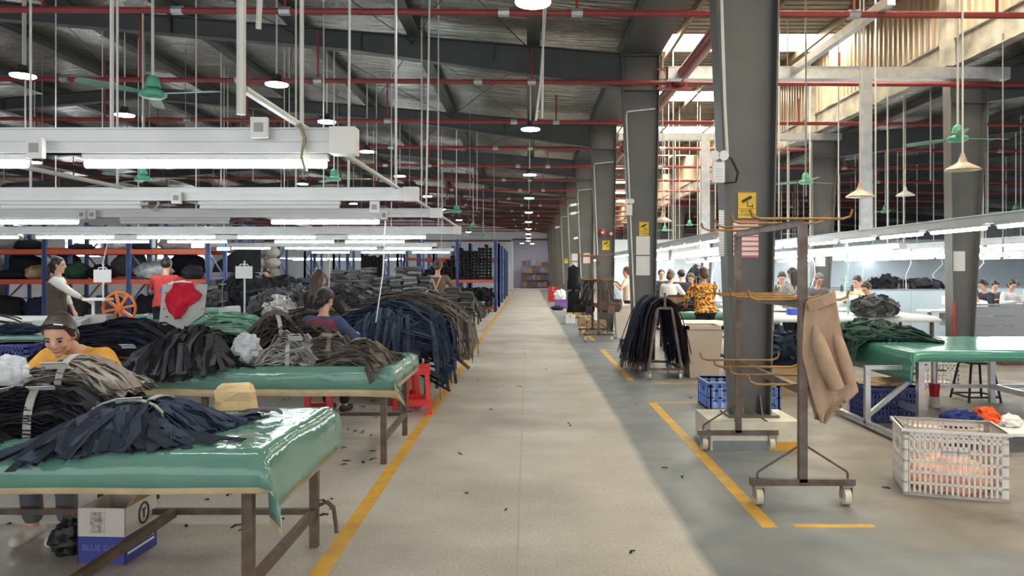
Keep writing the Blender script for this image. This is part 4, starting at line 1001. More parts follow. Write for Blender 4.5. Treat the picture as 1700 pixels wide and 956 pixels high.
# rolls, sacks, cartons and heaps lying in the racks
def roll_pile(label, x0, x1, y, z0, ztop, r_, m, seed, vertical=False):
    rnd = random.Random(seed); mb = MB(); x = x0 + r_
    while x < x1 - r_ * 0.5:
        if vertical:
            mb.tube([(x, y, z0), (x, y, ztop(x) + rnd.uniform(-0.05, 0.05))], r_ * 0.98, 7); mb.tube([(x+r_*0.3, y+2*r_, z0), (x, y+2*r_, ztop(x) + rnd.uniform(-0.05, 0.05))], r_ * 0.98, 7)
        else:
            z = z0 + r_
            while z < ztop(x):
                mb.tube([(x + rnd.uniform(-0.3,0.3)*r_, y + rnd.uniform(0, 0.08), z), (x, y + 0.8, z)], r_ * rnd.uniform(0.85, 1.05), 7); z += 1.75 * r_
        x += 2 * r_
    o = mb.build('fabric_rolls', m, None, 40); tag(o, label, 'fabric rolls', None, 'stuff'); return o
M_ROLL = fab('black_roll_cloth', lin(40, 40, 42))
roll_pile('black cloth rolls standing upright on the far rack', PX(601, 28.3), PX(637, 28.3), 28.3, 0.2, lambda x: PZ(425, 28.3), 0.065, M_ROLL, 1, True)
roll_pile('heaped black cloth rolls in the rack bay next to the aisle', PX(759, 28.1)+0.05, PX(822, 28.1)-0.05, 28.1, 1.22, lambda x: PZ(413, 28.1) - 0.12*math.sin(x*5), 0.07, M_ROLL, 2)
roll_pile('heaped black cloth rolls in the rack bay behind the apron wearer', PX(698, 28.1)+0.05, PX(757, 28.1)-0.05, 28.1, 1.22, lambda x: 1.3 + 0.95 * max(0.15, (x - PX(698, 28.1)) / 1.4), 0.075, M_ROLL, 3)
roll_pile('dark rolls on the floor level of the rack near the aisle', PX(699, 28.1), PX(820, 28.1), 28.1, 0.2, lambda x: 0.95, 0.08, M_ROLL, 4)
roll_pile('dark cloth rolls in the second rack behind', PX(665, 32.2), PX(775, 32.2), 32.2, 1.2, lambda x: 1.7 + 0.1*math.sin(3*x), 0.08, M_ROLL, 5)
M_SACK = fab('white_woven_sack', lin(192, 188, 178), 0.1); M_SACKG = fab('grey_woven_sack', lin(150, 146, 140), 0.12)
M_FILM = mat('clear_wrap', lin(160, 162, 164), 0.15, 0, 0.3, 9, 0.6, 14)
def sack(px, py0, py1, d, wpx, z0, m, label, seed, deep=0.35):
    x = PX(px, d); h = PZ(py0, d) - z0
    o = blob((0, 0, h*0.45), (wpx*d/F/2, deep, h*0.58), seed, 0.22, 22, 14, 0.0).build('sack', m, None, 180); o.location = (x, d, z0)
    tag(o, label, 'sack', 'sacks on the racks')
Z2, Z1 = 2.05, 1.36
sack(12, 384, 411, 17.45, 42, Z2, M_SACKG, 'large grey sack at the edge on the top shelf', 1)
sack(48, 398, 411, 17.4, 36, Z2, BLACKS[0], 'flat black bundle beside the grey sack on the top shelf', 2)
sack(135, 405, 411, 17.4, 36, Z2, BLACKS[2], 'flat dark bundle on the top shelf above the vest woman', 3)
sack(205, 398, 411, 17.4, 26, Z2, M_SACK, 'white sack on the top shelf by the tag', 4)
sack(235, 402, 411, 17.4, 20, Z2, BLACKS[0], 'small black bundle beside the white sack', 5)
sack(290, 390, 411, 17.4, 46, Z2, M_SACKG, 'big grey sack on the top shelf over the wrapped bale', 6)
sack(22, 448, 462, 17.4, 60, Z1, BLACKS[0], 'wide black bundle on the middle shelf at the edge', 7)
sack(62, 441, 462, 17.4, 24, Z1, M_CARD, 'brown parcel on the middle shelf behind the vest woman', 8)
sack(130, 436, 462, 17.4, 36, Z1, fab('dark_green_cloth', lin(48, 76, 62)), 'dark green bundle on the middle shelf beside the vest woman', 9)
sack(170, 440, 462, 17.4, 40, Z1, BLACKS[1], 'black bundle on the middle shelf behind the white sign', 10)
sack(255, 436, 462, 17.3, 62, Z1, M_FILM, 'bale in shiny clear wrap on the middle shelf', 11)
sack(320, 440, 462, 17.4, 30, Z1, BLACKS[2], 'dark bundle on the middle shelf beside the red shirt', 12)
for i, (px, wp) in enumerate(((10, 60), (70, 50), (125, 50), (180, 60), (245, 60), (310, 50))):
    sack(px, 492, 540, 17.4, wp, 0.25, (BLACKS[0], NAVY[1], BLACKS[2], CHAR[1], BLACKS[1], BLACKS[0])[i], f'dark bundle on the bottom shelf of the front rack, {nth(i)} to the frame edge', 30+i)
for i, (px, wp) in enumerate(((40, 60), (110, 50), (215, 60), (310, 60))):
    sack(px, 420, 440, 21, wp, 1.4, (BLACKS[0], BLACKS[2], CHAR[1], BLACKS[1])[i], f'dark bundle in the second rack row, {nth(i)} to the frame edge', 40+i)
k = 0
for row in range(4):
    for i in range(2):
        px = (432, 452)[i]
        o = blob((0, 0, 0.19), (0.27, 0.3, 0.2), 60+k, 0.1, 20, 12, 0.0).build('sack', M_SACK if k % 3 else M_SACKG, None, 180)
        o.location = (PX(px, 25.2), 25.2, 0.95 + 0.35*row); k += 1
        tag(o, f'pale woven sack in the stack by the rack, {("left", "right")[i]} one in the {("bottom", "second", "third", "top")[row]} row', 'sack', 'stack of pale sacks')
single('low_platform', MB().box(PX(420, 25.2), PX(465, 25.2), 24.85, 25.6, 0, 0.95), M_CARD, 'brown base under the stack of pale sacks', 'platform')
mb = MB().hexa([at(352, 452, 20.2), at(418, 452, 20.2), at(418, 452, 20.2)+Vector((0,0.7,0)), at(352,452,20.2)+Vector((0,0.7,0)), at(356,437,20.2), at(414,402,20.2), at(418,404,20.2)+Vector((0,0.7,0)), at(360,437,20.2)+Vector((0,0.7,0))])
single('cloth_slab', mb, BLACKS[1], 'black slanting slab of stacked cloth beside the blue display', 'fabric stack')

# ------------------------------------------------------------------ store room at the aisle's end
rnd = random.Random(5); k = 0
M_BOX = [mat('store_box_tan', lin(150, 122, 96), 0.75), mat('store_box_brown', lin(112, 84, 70), 0.75), mat('store_box_violet', lin(104, 92, 120), 0.75), mat('store_box_grey', lin(142, 136, 132), 0.75)]
r = thing('store_shelf', 'tall brown store shelf at the end of the aisle', 'shelf', (-0.55, 66.4, 0))
for x in (0, 1.25, 2.5): MB().box(x-0.03, x+0.03, 0, 0.6, 0, 2.05).build('upright', M_BROWN, r)
for z in (0.1, 0.75, 1.4, 2.0): MB().box(0, 2.5, 0, 0.6, z-0.03, z).build('shelf_board', M_BROWN, r)
for lv, z in enumerate((0.1, 0.75, 1.4, 2.0)):
    x = -0.5; i = 0
    while x < 1.75:
        ww = rnd.uniform(0.3, 0.5); hh = rnd.uniform(0.35, 0.58)
        o = MB().box(-ww/2, ww/2, -0.2, 0.2, 0, hh).box(-0.03, 0.03, -0.203, 0.2, hh*0.02, hh*1.004).build('carton', M_BOX[k % 4], None); o.location = (x + ww/2, 66.7, z); k += 1; i += 1
        tag(o, f'carton in the store shelf, {("bottom", "second", "third", "top")[lv]} level, {nth(i-1)} to its end', 'box', 'cartons in the store room'); x += ww + 0.03
r = thing('ladder', 'white ladder leaning at the end of the racks', 'ladder', (-1.15, 46.8, 0))
for x in (-0.22, 0.22): MB().bar((x, 0, 0), (x, 0.5, 3.4), 0.05).build('rail', M_ROD, r)
for i in range(11): MB().bar((-0.22, 0.045*i+0.04, 0.3*i+0.25), (0.22, 0.045*i+0.04, 0.3*i+0.25), 0.03).build('rung', M_ROD, r)

# ------------------------------------------------------------------ things on the third table row and behind
r = thing('display_board', 'grey board propped on the table with a red garment over it', 'board', (PX(302, 9.3), 9.3, TZ + 0.01))
M_BOARD = mat('grey_board', lin(176, 174, 168), 0.7, 0, 0.05, 4)
MB().hexa([(-0.3,0,0),(0.25,0,0),(0.25,0.02,0),(-0.3,0.02,0),(-0.27,0.06,0.6),(0.29,0.06,0.6),(0.29,0.08,0.6),(-0.27,0.08,0.6)]).build('panel', M_BOARD, r)
MB().bar((0.24, 0.03, 0.3), (0.38, 0.35, 0), 0.03).bar((-0.24, 0.03, 0.3), (-0.24, 0.35, 0), 0.03).build('prop', M_WOOD, r)
for (x, z) in ((-0.22, 0.5), (-0.2, 0.2), (0.2, 0.12), (0.2, 0.42)): MB().tube([(x, 0.03+0.1*z, z), (x, -0.02+0.1*z, z-0.01)], 0.008, 6).build('peg', M_BLACK, r)
def sheet_fn(pts_w, z0, z1, y, seed):
    def fn(u, v):
        z = z1 + (z0 - z1) * v; i = v * (len(pts_w) - 1); k_ = min(int(i), len(pts_w) - 2); t = i - k_
        l = pts_w[k_][0] * (1-t) + pts_w[k_+1][0] * t; rr = pts_w[k_][1] * (1-t) + pts_w[k_+1][1] * t
        x = l + (rr - l) * u
        return (x, y - 0.015 - 0.025 * math.sin(u * 9 + seed + v * 2) * (0.3 + v) + 0.02 * noise.noise(Vector((x * 8, z * 8, seed))) + 0.1 * (z - 0.0) * 1.0, z)
    return fn
MB().grid(24, 24, sheet_fn([(-0.12, 0.12), (-0.14, 0.14), (-0.2, 0.24), (-0.22, 0.2), (-0.2, 0.08), (-0.17, 0.04), (-0.08, -0.02)], 0.17, 0.62, -0.015, 2)).build('garment', None, None).name = 'tmp_g'
g = bpy.data.objects['tmp_g']; g.name = 'red_garment'; g.data.materials.clear(); g.data.materials.append(fab('red_knit', lin(196, 38, 58)))
g.location = r.location; g.data.polygons.foreach_set('use_smooth', [True]*len(g.data.polygons)); md = g.modifiers.new('thickness', 'SOLIDIFY'); md.thickness = 0.02
tag(g, 'red garment draped over the grey board', 'garment')
r = thing('hand_wheel', 'orange spoked wheel on a stand in front of the racks', 'wheel', (PX(198, 9.4), 9.4, TZ + 0.008))
zc = PZ(513, 9.4) - TZ; mo = mat('orange_plastic', lin(222, 112, 40), 0.4)
ring = [(0.205*math.cos(2*math.pi*i/32), 0, zc + 0.205*math.sin(2*math.pi*i/32)) for i in range(33)]
MB().tube(ring, 0.018, 8, False).build('rim', mo, r, 60)
for i in range(8):
    g_ = math.pi * i / 4 + 0.2; MB().bar((0.03*math.cos(g_),0,zc+0.03*math.sin(g_)), (0.2*math.cos(g_),0,zc+0.2*math.sin(g_)), 0.03, 0.03, (0,1,0)).build('spoke', mo, r)
MB().tube([(0,-0.03,zc),(0,0.03,zc)], 0.045, 12).build('hub', mo, r, 40)
MB().bar((0, 0.08, 0), (0, 0.08, zc), 0.04).bar((0,0.08,zc),(0,0.0,zc),0.03).box(-0.12,0.12,0,0.2,0,0.02).build('stand', M_RODG, r)
r = thing('control_box', 'grey machine control box with blue panel behind the seated woman', 'machine', (PX(124, 9.1), 9.1, TZ + 0.008))
MB().hexa([(-0.14,-0.1,0),(0.14,-0.1,0),(0.14,0.14,0),(-0.14,0.14,0),(-0.14,-0.1,0.15),(0.14,-0.1,0.15),(0.14,0.14,0.2),(-0.14,0.14,0.2)]).build('case', M_BOARD, r)
MB().hexa([(-0.1,-0.09,0.153),(0.06,-0.09,0.153),(0.06,0.08,0.189),(-0.1,0.08,0.189),(-0.1,-0.09,0.156),(0.06,-0.09,0.156),(0.06,0.08,0.192),(-0.1,0.08,0.192)]).build('panel', mat('panel_blue', lin(90, 110, 160), 0.4), r)
r = thing('control_box', 'plain grey machine case left of the orange wheel', 'machine', (PX(168, 9.3), 9.3, TZ + 0.008))
MB().box(-0.15, 0.12, -0.1, 0.14, 0, 0.22).build('case', M_BOARD, r); MB().tube([(-0.1,0,0.22),(-0.1,0,0.42)],0.02,6).box(-0.18,0.1,-0.1,0.1,0.4,0.43).build('arm', M_WHITE, r)
# white plastic troughs and blue crate at the frame edge
r = thing('plastic_trough', 'long white plastic trough behind the seated woman', 'trough', (PX(20, 9.2), 9.2, TZ + 0.008))
MB().box(-0.7,0.35,-0.15,0.2,0,0.015).box(-0.7,0.35,-0.16,-0.14,0,0.16).box(-0.7,0.35,0.19,0.21,0,0.2).box(0.34,0.36,-0.16,0.21,0,0.16).box(-0.7,0.37,-0.18,-0.14,0.15,0.165).build('body', M_WHITE, r)
single('cable_coil', MB().tube([(PX(20,8.9)+0.18*math.cos(g*0.5)-0.06, 8.9+0.05*math.sin(g*0.5), 0.82+0.02*g*0.3+0.1*abs(math.sin(g*0.25))) for g in range(26)], 0.01, 5), M_BLACK, 'black coiled cable on the table behind the seated woman', 'cable', smooth=40)
crumple('dark_cloth', 'dark crumpled cloth beside the black cable', (PX(30, 9.0), 9.0), (0.3, 0.12, 0.07), NAVY[1], 'cloth', 15, TZ + 0.008)

def crate(label, x, y, rz, w_, d_, h_, m, nx=14, nz=5, z0=0.0, fill=None, lipw=0.02, nyd=None, group='plastic crates'):
    r = thing('plastic_crate', label, 'crate', (x, y, z0), rz, group)
    nyd = nyd or max(4, int(nx * d_ / w_)); t = 0.012
    def wall(length, n, solid_top, axis, off):
        mb = MB()
        def add(a0, a1, z0_, z1_):
            if axis == 0: mb.box(a0 - length/2, a1 - length/2, off - t/2, off + t/2, z0_, z1_)
            else: mb.box(off - t/2, off + t/2, a0 - length/2, a1 - length/2, z0_, z1_)
        pit = (length - 0.06) / n
        add(0, 0.03, 0, h_); add(length-0.03, length, 0, h_)
        for i in range(n + 1): add(0.03 + pit*i - pit*0.2, 0.03 + pit*i + pit*0.2, 0, h_)
        for j in range(nz + 1):
            zz = 0.012 + (h_*0.84 - 0.012) * j / nz; add(0, length, zz - 0.008, zz + 0.008)
        add(0, length, h_*0.9, h_); add(0, length, 0, 0.02)
        add(length*0.36, length*0.64, h_*0.62, h_*0.76)
        return mb
    wall(w_, nx, 1, 0, -d_/2).build('front_side', m, r); wall(w_, nx, 1, 0, d_/2).build('back_side', m, r)
    wall(d_, nyd, 1, 1, -w_/2).build('end_side', m, r); wall(d_, nyd, 1, 1, w_/2).build('end_side', m, r)
    e = lipw
    MB().box(-w_/2-e,w_/2+e,-d_/2-e,-d_/2+0.006,h_-0.02,h_).box(-w_/2-e,w_/2+e,d_/2-0.006,d_/2+e,h_-0.02,h_).box(-w_/2-e,-w_/2+0.006,-d_/2,d_/2,h_-0.02,h_).box(w_/2-0.006,w_/2+e,-d_/2,d_/2,h_-0.02,h_).build('rim', m, r)
    MB().box(-w_/2,w_/2,-d_/2,d_/2,0.0,0.012).build('bottom', m, r)
    return r
M_CBLUE = mat('blue_crate_plastic', lin(96, 128, 196), 0.4, 0, 0.05, 4); M_CNAVY = mat('dark_blue_crate_plastic', lin(52, 62, 118), 0.45, 0, 0.06, 4)
M_CWHITE = mat('white_crate_plastic', lin(222, 218, 212), 0.4, 0, 0.05, 4)
crate('blue violet crate at the frame edge behind the seated woman', PX(28, 8.0), 8.0, 0, 0.42, 0.3, 0.27, mat('violet_crate', lin(70, 80, 160), 0.4), 10, 4, 0.5)
single('low_bench', MB().box(PX(28,8.0)-0.4, PX(28,8.0)+0.3, 7.75, 8.25, 0, 0.5), M_WOOD, 'low wooden bench under the blue violet crate', 'bench')

# sewing machine on a pale table, with sign post
def sign_post(px, py, d, label, post_to, hang=False):
    p = at(px, py, d)
    r = thing('sign', label, 'sign', (p.x, d, post_to))
    MB().box(-0.115, 0.115, -0.008, 0.008, p.z-post_to-0.085, p.z-post_to+0.085).build('plate', M_PAPER, r)
    MB().tube([(0, 0.02, 0), (0, 0.02, p.z-post_to+0.16)], 0.013, 6).tube([(-0.06, 0.0, p.z-post_to+0.085), (-0.05, 0, p.z-post_to+0.11), (0.05, 0, p.z-post_to+0.11), (0.06, 0, p.z-post_to+0.085)], 0.008, 5).build('post', M_WHITE, r, 40)
sign_post(405, 452, 10.2, 'white square sign on a white post over the sewing machine table', 0.77)
sign_post(170, 458, 9.9, 'white square sign on a thin post by the orange wheel', 0.78)
r = thing('small_table', 'pale grey sewing table under the white sign post', 'table', (PX(398, 10.2), 10.2, 0))
MB().box(-0.34,0.3,-0.22,0.25,0.74,0.77).build('table_top', M_BOARD, r); MB().box(-0.1,0.1,-0.05,0.05,0.05,0.74).box(-0.25,0.25,-0.2,0.2,0,0.05).build('pedestal', M_BOARD, r)
def sewing_machine(label, x, y, z, rz, body=None):
    r = thing('sewing_machine', label, 'sewing machine', (x, y, z), rz, 'sewing machines')
    m = body or M_WHITE
    MB().box(-0.24,0.24,-0.09,0.09,0,0.03).build('bed', m, r)
    MB().hexa([(0.1,-0.075,0.03),(0.22,-0.075,0.03),(0.22,0.075,0.03),(0.1,0.075,0.03),(0.11,-0.07,0.2),(0.22,-0.07,0.2),(0.22,0.07,0.2),(0.11,0.07,0.2)]).build('pillar', m, r)
    MB().hexa([(-0.22,-0.05,0.19),(0.22,-0.07,0.17),(0.22,0.07,0.17),(-0.22,0.05,0.19),(-0.22,-0.05,0.29),(0.22,-0.065,0.29),(0.22,0.065,0.29),(-0.22,0.05,0.29)]).build('arm', m, r)
    MB().box(-0.225,-0.13,-0.055,0.055,0.12,0.29).tube([(-0.18,0,0.03),(-0.18,0,0.13)],0.008,6).build('head', m, r)
    MB().tube([(0.225,0,0.235),(0.26,0,0.235)],0.065,14).build('hand_wheel', M_DARK, r, 40)
    MB().tube([(0.05,0.12,0.0),(0.05,0.12,0.62)],0.007,5).bar((-0.08,0.12,0.6),(0.18,0.12,0.6),0.012).bar((-0.08,0.12,0.36),(0.18,0.12,0.36),0.02,0.012).build('thread_stand', M_RODG, r)
    for sx in (-0.06, 0.16): MB().lathe([(0.035,0.37),(0.035,0.38),(0.022,0.5),(0.015,0.5)],10,(sx,0.12,0)).build('thread_cone', M_CHARM, r, 40)
    return r
M_CHARM = mat('thread_dark', lin(70, 72, 78), 0.8)
sewing_machine('small white machine under the white sign post', PX(381, 10.2), 10.2, 0.77, R(90))
# blue display
p = at(371, 413, 17)
r = thing('led_display', 'small blue lit display hanging by the shelving', 'display', (p.x, 17, p.z))
MB().box(-0.17,0.17,0,0.06,-0.06,0.06).build('case', M_BLACK, r); MB().box(-0.15,0.15,-0.004,0,-0.04,0.04).build('screen', mat('blue_screen', (0.02,0.2,0.9), 0.3, 0, 0, emit=((0.1,0.45,1.0), 3.0)), r)
MB().tube([(0,0.03,0.06),(0,0.03,zraft(p.x)+PD-p.z)],0.01,5).build('rod', M_ROD, r)
p = at(354, 402, 30)
r = thing('exit_sign', 'small green exit sign behind the racks', 'sign', (p.x, 30, p.z)); MB().box(-0.2,0.2,0,0.04,-0.1,0.1).build('case', M_WHITE, r)
MB().box(-0.18,0.18,-0.006,0,-0.08,0.08).build('face', mat('exit_green', (0.02,0.4,0.12), 0.4, 0, 0, emit=((0.1,0.9,0.35), 1.2)), r); MB().tube([(0,0.02,0.1),(0,0.02,zraft(p.x)+PD-p.z)],0.01,5).build('rod', M_ROD, r)

# ------------------------------------------------------------------ trolley racks beside the aisle
def trolley_rack(label, x, y, group='hook trolley racks', hooks=True):
    r = thing('trolley_rack', label, 'rack', (x, y, 0), 0, group)
    Ly = 1.5; hw = 0.345; zb = 0.155; H = 1.87
    for yy in (0, Ly):
        MB().box(-hw, hw, yy-0.022, yy+0.022, zb-0.022, zb+0.022).build('base_bar', M_RACKS, r)
        MB().box(-0.027, 0.027, yy-0.022, yy+0.022, zb, H).build('post', M_RACKS, r)
        for s in (-1, 1):
            MB().tube([(s*0.02, yy, zb+0.24), (s*0.29, yy, zb+0.07), (s*0.3, yy, zb+0.055), (s*0.3, yy, zb)], 0.008, 6).build('brace', M_RACKS, r, 40)
            c = MB().box(s*0.29-0.035, s*0.29+0.035, yy-0.03, yy+0.03, zb-0.034, zb-0.022).box(s*0.29-0.035, s*0.29-0.031, yy-0.025, yy+0.025, 0.05, zb-0.022).box(s*0.29+0.031, s*0.29+0.035, yy-0.025, yy+0.025, 0.05, zb-0.022).build('caster', M_RODG, r)
            rings = [[(s*0.29 + a*0.026, yy + 0.012 + q*math.cos(2*math.pi*j/18), 0.06 + q*math.sin(2*math.pi*j/18)) for j in range(18)] for a, q in ((-1, 0.045), (-0.8, 0.058), (0.8, 0.058), (1, 0.045))]
            MB().loft(rings).build('wheel', M_CWH, c, 40)
    for z in (H, 1.33, 0.76):
        MB().box(-0.022, 0.022, 0.02, Ly-0.02, z-0.025, z+0.025).build('rail', M_RACKS, r)
        if hooks:
            for i in range(4):
                yy = 0.02 + i * 0.46 + (0.05 if z < 1.8 else 0)
                P = [(-0.34, yy, z+0.09), (-0.325, yy, z+0.045), (-0.28, yy, z+0.028), (0.28, yy, z+0.028), (0.325, yy, z+0.045), (0.34, yy, z+0.09)]
                MB().tube(P, 0.009, 7).build('hook_rod', M_HOOK, r, 40)
    return r
M_CWH = mat('cream_caster_wheel', lin(206, 198, 176), 0.5)
trolley_rack('empty hook rack on casters beside the first column, coat hanging on it', 1.82, 4.9)
trolley_rack('hook rack on casters full of brown shoulder bags', 1.56, 16.3)
# coat hanging on the near rack
def coat():
    d = 4.86
    r = thing('coat', 'beige coat hanging from the middle hooks of the empty rack', 'coat', (PX(1362, d), d, PZ(505, d)))
    m = fab('beige_wool', lin(178, 152, 130), 0.06)
    L_ = [(503, 1338), (540, 1334), (590, 1333), (640, 1345), (680, 1355), (700, 1362)]; R_ = [(490, 1386), (540, 1393), (590, 1404), (630, 1418), (650, 1425), (702, 1368)]
    def edge(E, v):
        i = v * (len(E) - 1); k = min(int(i), len(E) - 2); t = i - k
        return E[k][0] * (1-t) + E[k+1][0] * t, E[k][1] * (1-t) + E[k+1][1] * t
    o = r.location
    def layer(off, amp, ph):
        def fn(u, v):
            (yl, xl), (yr, xr) = edge(L_, v), edge(R_, v)
            px, py = xl + (xr - xl) * u, yl + (yr - yl) * u
            w_ = amp * math.sin(u * 10 + v * 3 + ph) * (0.4 + 0.8 * v) + 0.012 * noise.noise(Vector((u * 4, v * 4, ph)))
            return (PX(px, d) - o.x, off + w_, PZ(py, d) - o.z)
        return fn
    MB().grid(30, 34, layer(0.0, 0.022, 0.5)).build('front', m, r, 180, 0.012)
    MB().grid(24, 24, layer(0.09, 0.02, 2.0)).build('back', m, r, 180, 0.012)
    def q(px, py, y): return (PX(px, d) - o.x, y, PZ(py, d) - o.z)
    MB().tube([q(1352, 540, 0.0), q(1356, 570, -0.04), q(1366, 605, -0.06), q(1384, 642, -0.06)], [0.02, 0.05, 0.055, 0.045], 14).build('sleeve', m, r, 60)
    MB().tube([q(1384, 530, 0.03), q(1392, 570, 0.0), q(1402, 605, -0.01), q(1410, 635, -0.01)], [0.02, 0.04, 0.045, 0.04], 14).build('sleeve', m, r, 60)
    MB().ribbon([q(1340, 508, -0.02), q(1360, 500, -0.045), q(1378, 494, -0.035), q(1387, 488, 0.02)], 0.07, 0.016, (0, -0.3, 1)).build('collar', m, r)
    bm = mat('brown_button', lin(110, 84, 66), 0.4)
    for k, (px, py) in enumerate(((1396, 664), (1390, 672), (1384, 681))):
        MB().lathe([(0.011,0),(0.011,0.004),(0.008,0.006)],10).build('button', bm, r).matrix_local = Matrix.Translation(q(px, py, -0.05)) @ Matrix.Rotation(R(90), 4, 'X')
coat()
# brown bags on the second rack
BAGM = [fab('bag_brown', lin(96, 78, 68)), fab('bag_dark', lin(66, 60, 60)), fab('bag_taupe', lin(128, 108, 96)), fab('bag_black', lin(46, 46, 50))]
rnd = random.Random(9)
for i in range(30):
    sd = -1 if i % 2 else 1; j = i // 2
    x = 1.56 + sd * (0.06 + 0.05 * (j % 5)); y = 16.22 + 0.105 * j
    r = thing('shoulder_bag', f'brown shoulder bag on the rack, {nth(j)} on the {"column" if sd > 0 else "aisle"} side', 'bag', (x, y, 1.36), 0, 'shoulder bags on the trolley rack')
    m = BAGM[i % 4]; ln = rnd.uniform(0.42, 0.6); sp = rnd.uniform(0.06, 0.13)
    tl = sd * rnd.uniform(0.0, 0.3)
    MB().ribbon([(tl-sp, 0, -ln), (tl*0.6-sp*0.7, 0, -ln*0.5), (-0.015, 0, -0.02), (0.0, 0, 0.012), (0.015, 0, -0.02), (tl*0.6+sp*0.7, 0, -ln*0.5), (tl+sp, 0, -ln)], 0.05, 0.006, (0.35, 1, 0)).build('strap', m, r)
    MB().loft([[(tl-sp*1.1,-0.03,-ln),(tl+sp*1.1,-0.03,-ln),(tl+sp*1.1,0.03,-ln),(tl-sp*1.1,0.03,-ln)],[(tl-sp*1.25,-0.045,-ln-0.09),(tl+sp*1.25,-0.045,-ln-0.09),(tl+sp*1.25,0.045,-ln-0.09),(tl-sp*1.25,0.045,-ln-0.09)],[(tl-sp*1.1,-0.03,-ln-0.17),(tl+sp*1.1,-0.03,-ln-0.17),(tl+sp*1.1,0.03,-ln-0.17),(tl-sp*1.1,0.03,-ln-0.17)]]).build('pouch', m, r, 30)

# strip cart
r = thing('strip_cart', 'wheeled metal A-frame cart under the hanging navy strips', 'cart', (1.97, 10.62, 0))
for yy in (0, 0.9):
    for s in (-1, 1):
        MB().bar((s*0.24, yy, 0.14), (s*0.1, yy, 1.02), 0.035).build('leg', M_RACKS, r)
        c = MB().box(s*0.22-0.02, s*0.22+0.02, yy-0.03, yy+0.03, 0.07, 0.13).build('caster', M_RODG, r)
        MB().tube([(s*0.22-0.015, yy, 0.045), (s*0.22+0.015, yy, 0.045)], 0.045, 14).build('wheel', M_CWH, c, 40)
    MB().box(-0.1, 0.1, yy-0.015, yy+0.015, 1.0, 1.035).box(-0.26, 0.26, yy-0.02, yy+0.02, 0.125, 0.16).build('cross_bar', M_RACKS, r)
MB().box(-0.02, 0.02, -0.02, 0.92, 1.03, 1.06).build('top_rail', M_RACKS, r); MB().box(-0.016, 0.016, -0.016, 0.016, 1.0, 1.24).build('post', M_RACKS, r)
MB().box(-0.26, -0.22, 0, 0.9, 0.12, 0.15).box(0.22, 0.26, 0, 0.9, 0.12, 0.15).build('side_rail', M_RACKS, r)
def hanging_strips(label, x, y0, y1, ztop, wid, n, mats, seed, zmin=0.12, spread=0.15, sep=60, side=(-1, 1)):
    rnd = random.Random(seed); r = thing('fabric_bundle', label, 'fabric bundle', (x, (y0+y1)/2, ztop), 0, 'bundles of cloth strips')
    big = MB()
    for i in range(n):
        y = rnd.uniform(y0, y1); L = rnd.uniform(0.75, 1.0) * (ztop - zmin); rr = wid * rnd.uniform(0.7, 1.15); o = rnd.uniform(0, 0.05)
        P = []
        for s in side:
            e = spread * rnd.uniform(0.3, 1.2); l2 = L * rnd.uniform(0.85, 1.0)
            q = [(x + s*(rr + e), y + rnd.uniform(-0.04, 0.04), ztop - l2), (x + s*(rr + e*0.6), y, ztop - l2*0.6), (x + s*(rr + e*0.2), y, ztop - l2*0.25), (x + s*rr*0.75, y, ztop - 0.03 + o), (x + s*rr*0.3, y, ztop + 0.05 + o)]
            P += q if s == side[0] else list(reversed(q))
        mb = big if i < n - sep else MB()
        mb.cur = rnd.randrange(len(mats)) if mb is big else 0
        mb.ribbon(P, rnd.uniform(0.03, 0.06), 0.005, (0, 1, 0.2), rnd.uniform(-0.3, 0.3))
        if mb is not big: partw(r, 'strip', mb, mats[rnd.randrange(len(mats))])
    o = partw(r, 'inner_strips', big, mats); o['kind'] = 'stuff'
hanging_strips('navy and black strips draped over the wheeled cart', 1.97, 10.66, 11.5, 1.06, 0.2, 150, NAVY + BLACKS + [fab('plum_strip', lin(86, 44, 62)), TAUPED[0]], 71, spread=0.16)
hanging_strips('outer navy strips spreading on the aisle side of the wheeled cart', 1.88, 10.9, 11.6, 1.08, 0.2, 90, NAVY + [BLACKS[0], CHAR[1]], 72, 0.05, 0.22, 50, (-1, 1))

def bin_(label, x, y, w_, d_, h, m, rz=0.0):
    r = thing('bin', label, 'bin', (x, y, 0), rz, 'plastic bins')
    def ring(q, z): return [(-w_/2*q,-d_/2*q,z),(w_/2*q,-d_/2*q,z),(w_/2*q,d_/2*q,z),(-w_/2*q,d_/2*q,z)]
    MB().loft([ring(0.72, 0), ring(0.93, h-0.06), ring(0.95, h-0.06), ring(0.95, h-0.02), ring(0.9, h-0.02), ring(0.7, 0.02)]).build('body', m, r)
    MB().box(-w_/2,w_/2,-d_/2,-d_/2+0.05,h-0.05,h).box(-w_/2,w_/2,d_/2-0.05,d_/2,h-0.05,h).box(-w_/2,-w_/2+0.05,-d_/2,d_/2,h-0.05,h).box(w_/2-0.05,w_/2,-d_/2,d_/2,h-0.05,h).build('rim', m, r)
    return r
r = bin_('tall beige plastic bin beside the strip cart', 2.56, 10.95, 0.56, 0.6, 0.76, mat('beige_bin', lin(186, 172, 156), 0.5, 0, 0.05, 3))
text('2#', 0.09, M_DARK, r, (-0.09, -0.246, 0.42), (R(97), 0, 0))
bin_('tall cream plastic bin behind the brown bags', 2.24, 17.25, 0.5, 0.55, 0.78, mat('cream_bin', lin(226, 218, 202), 0.5, 0, 0.04, 3))
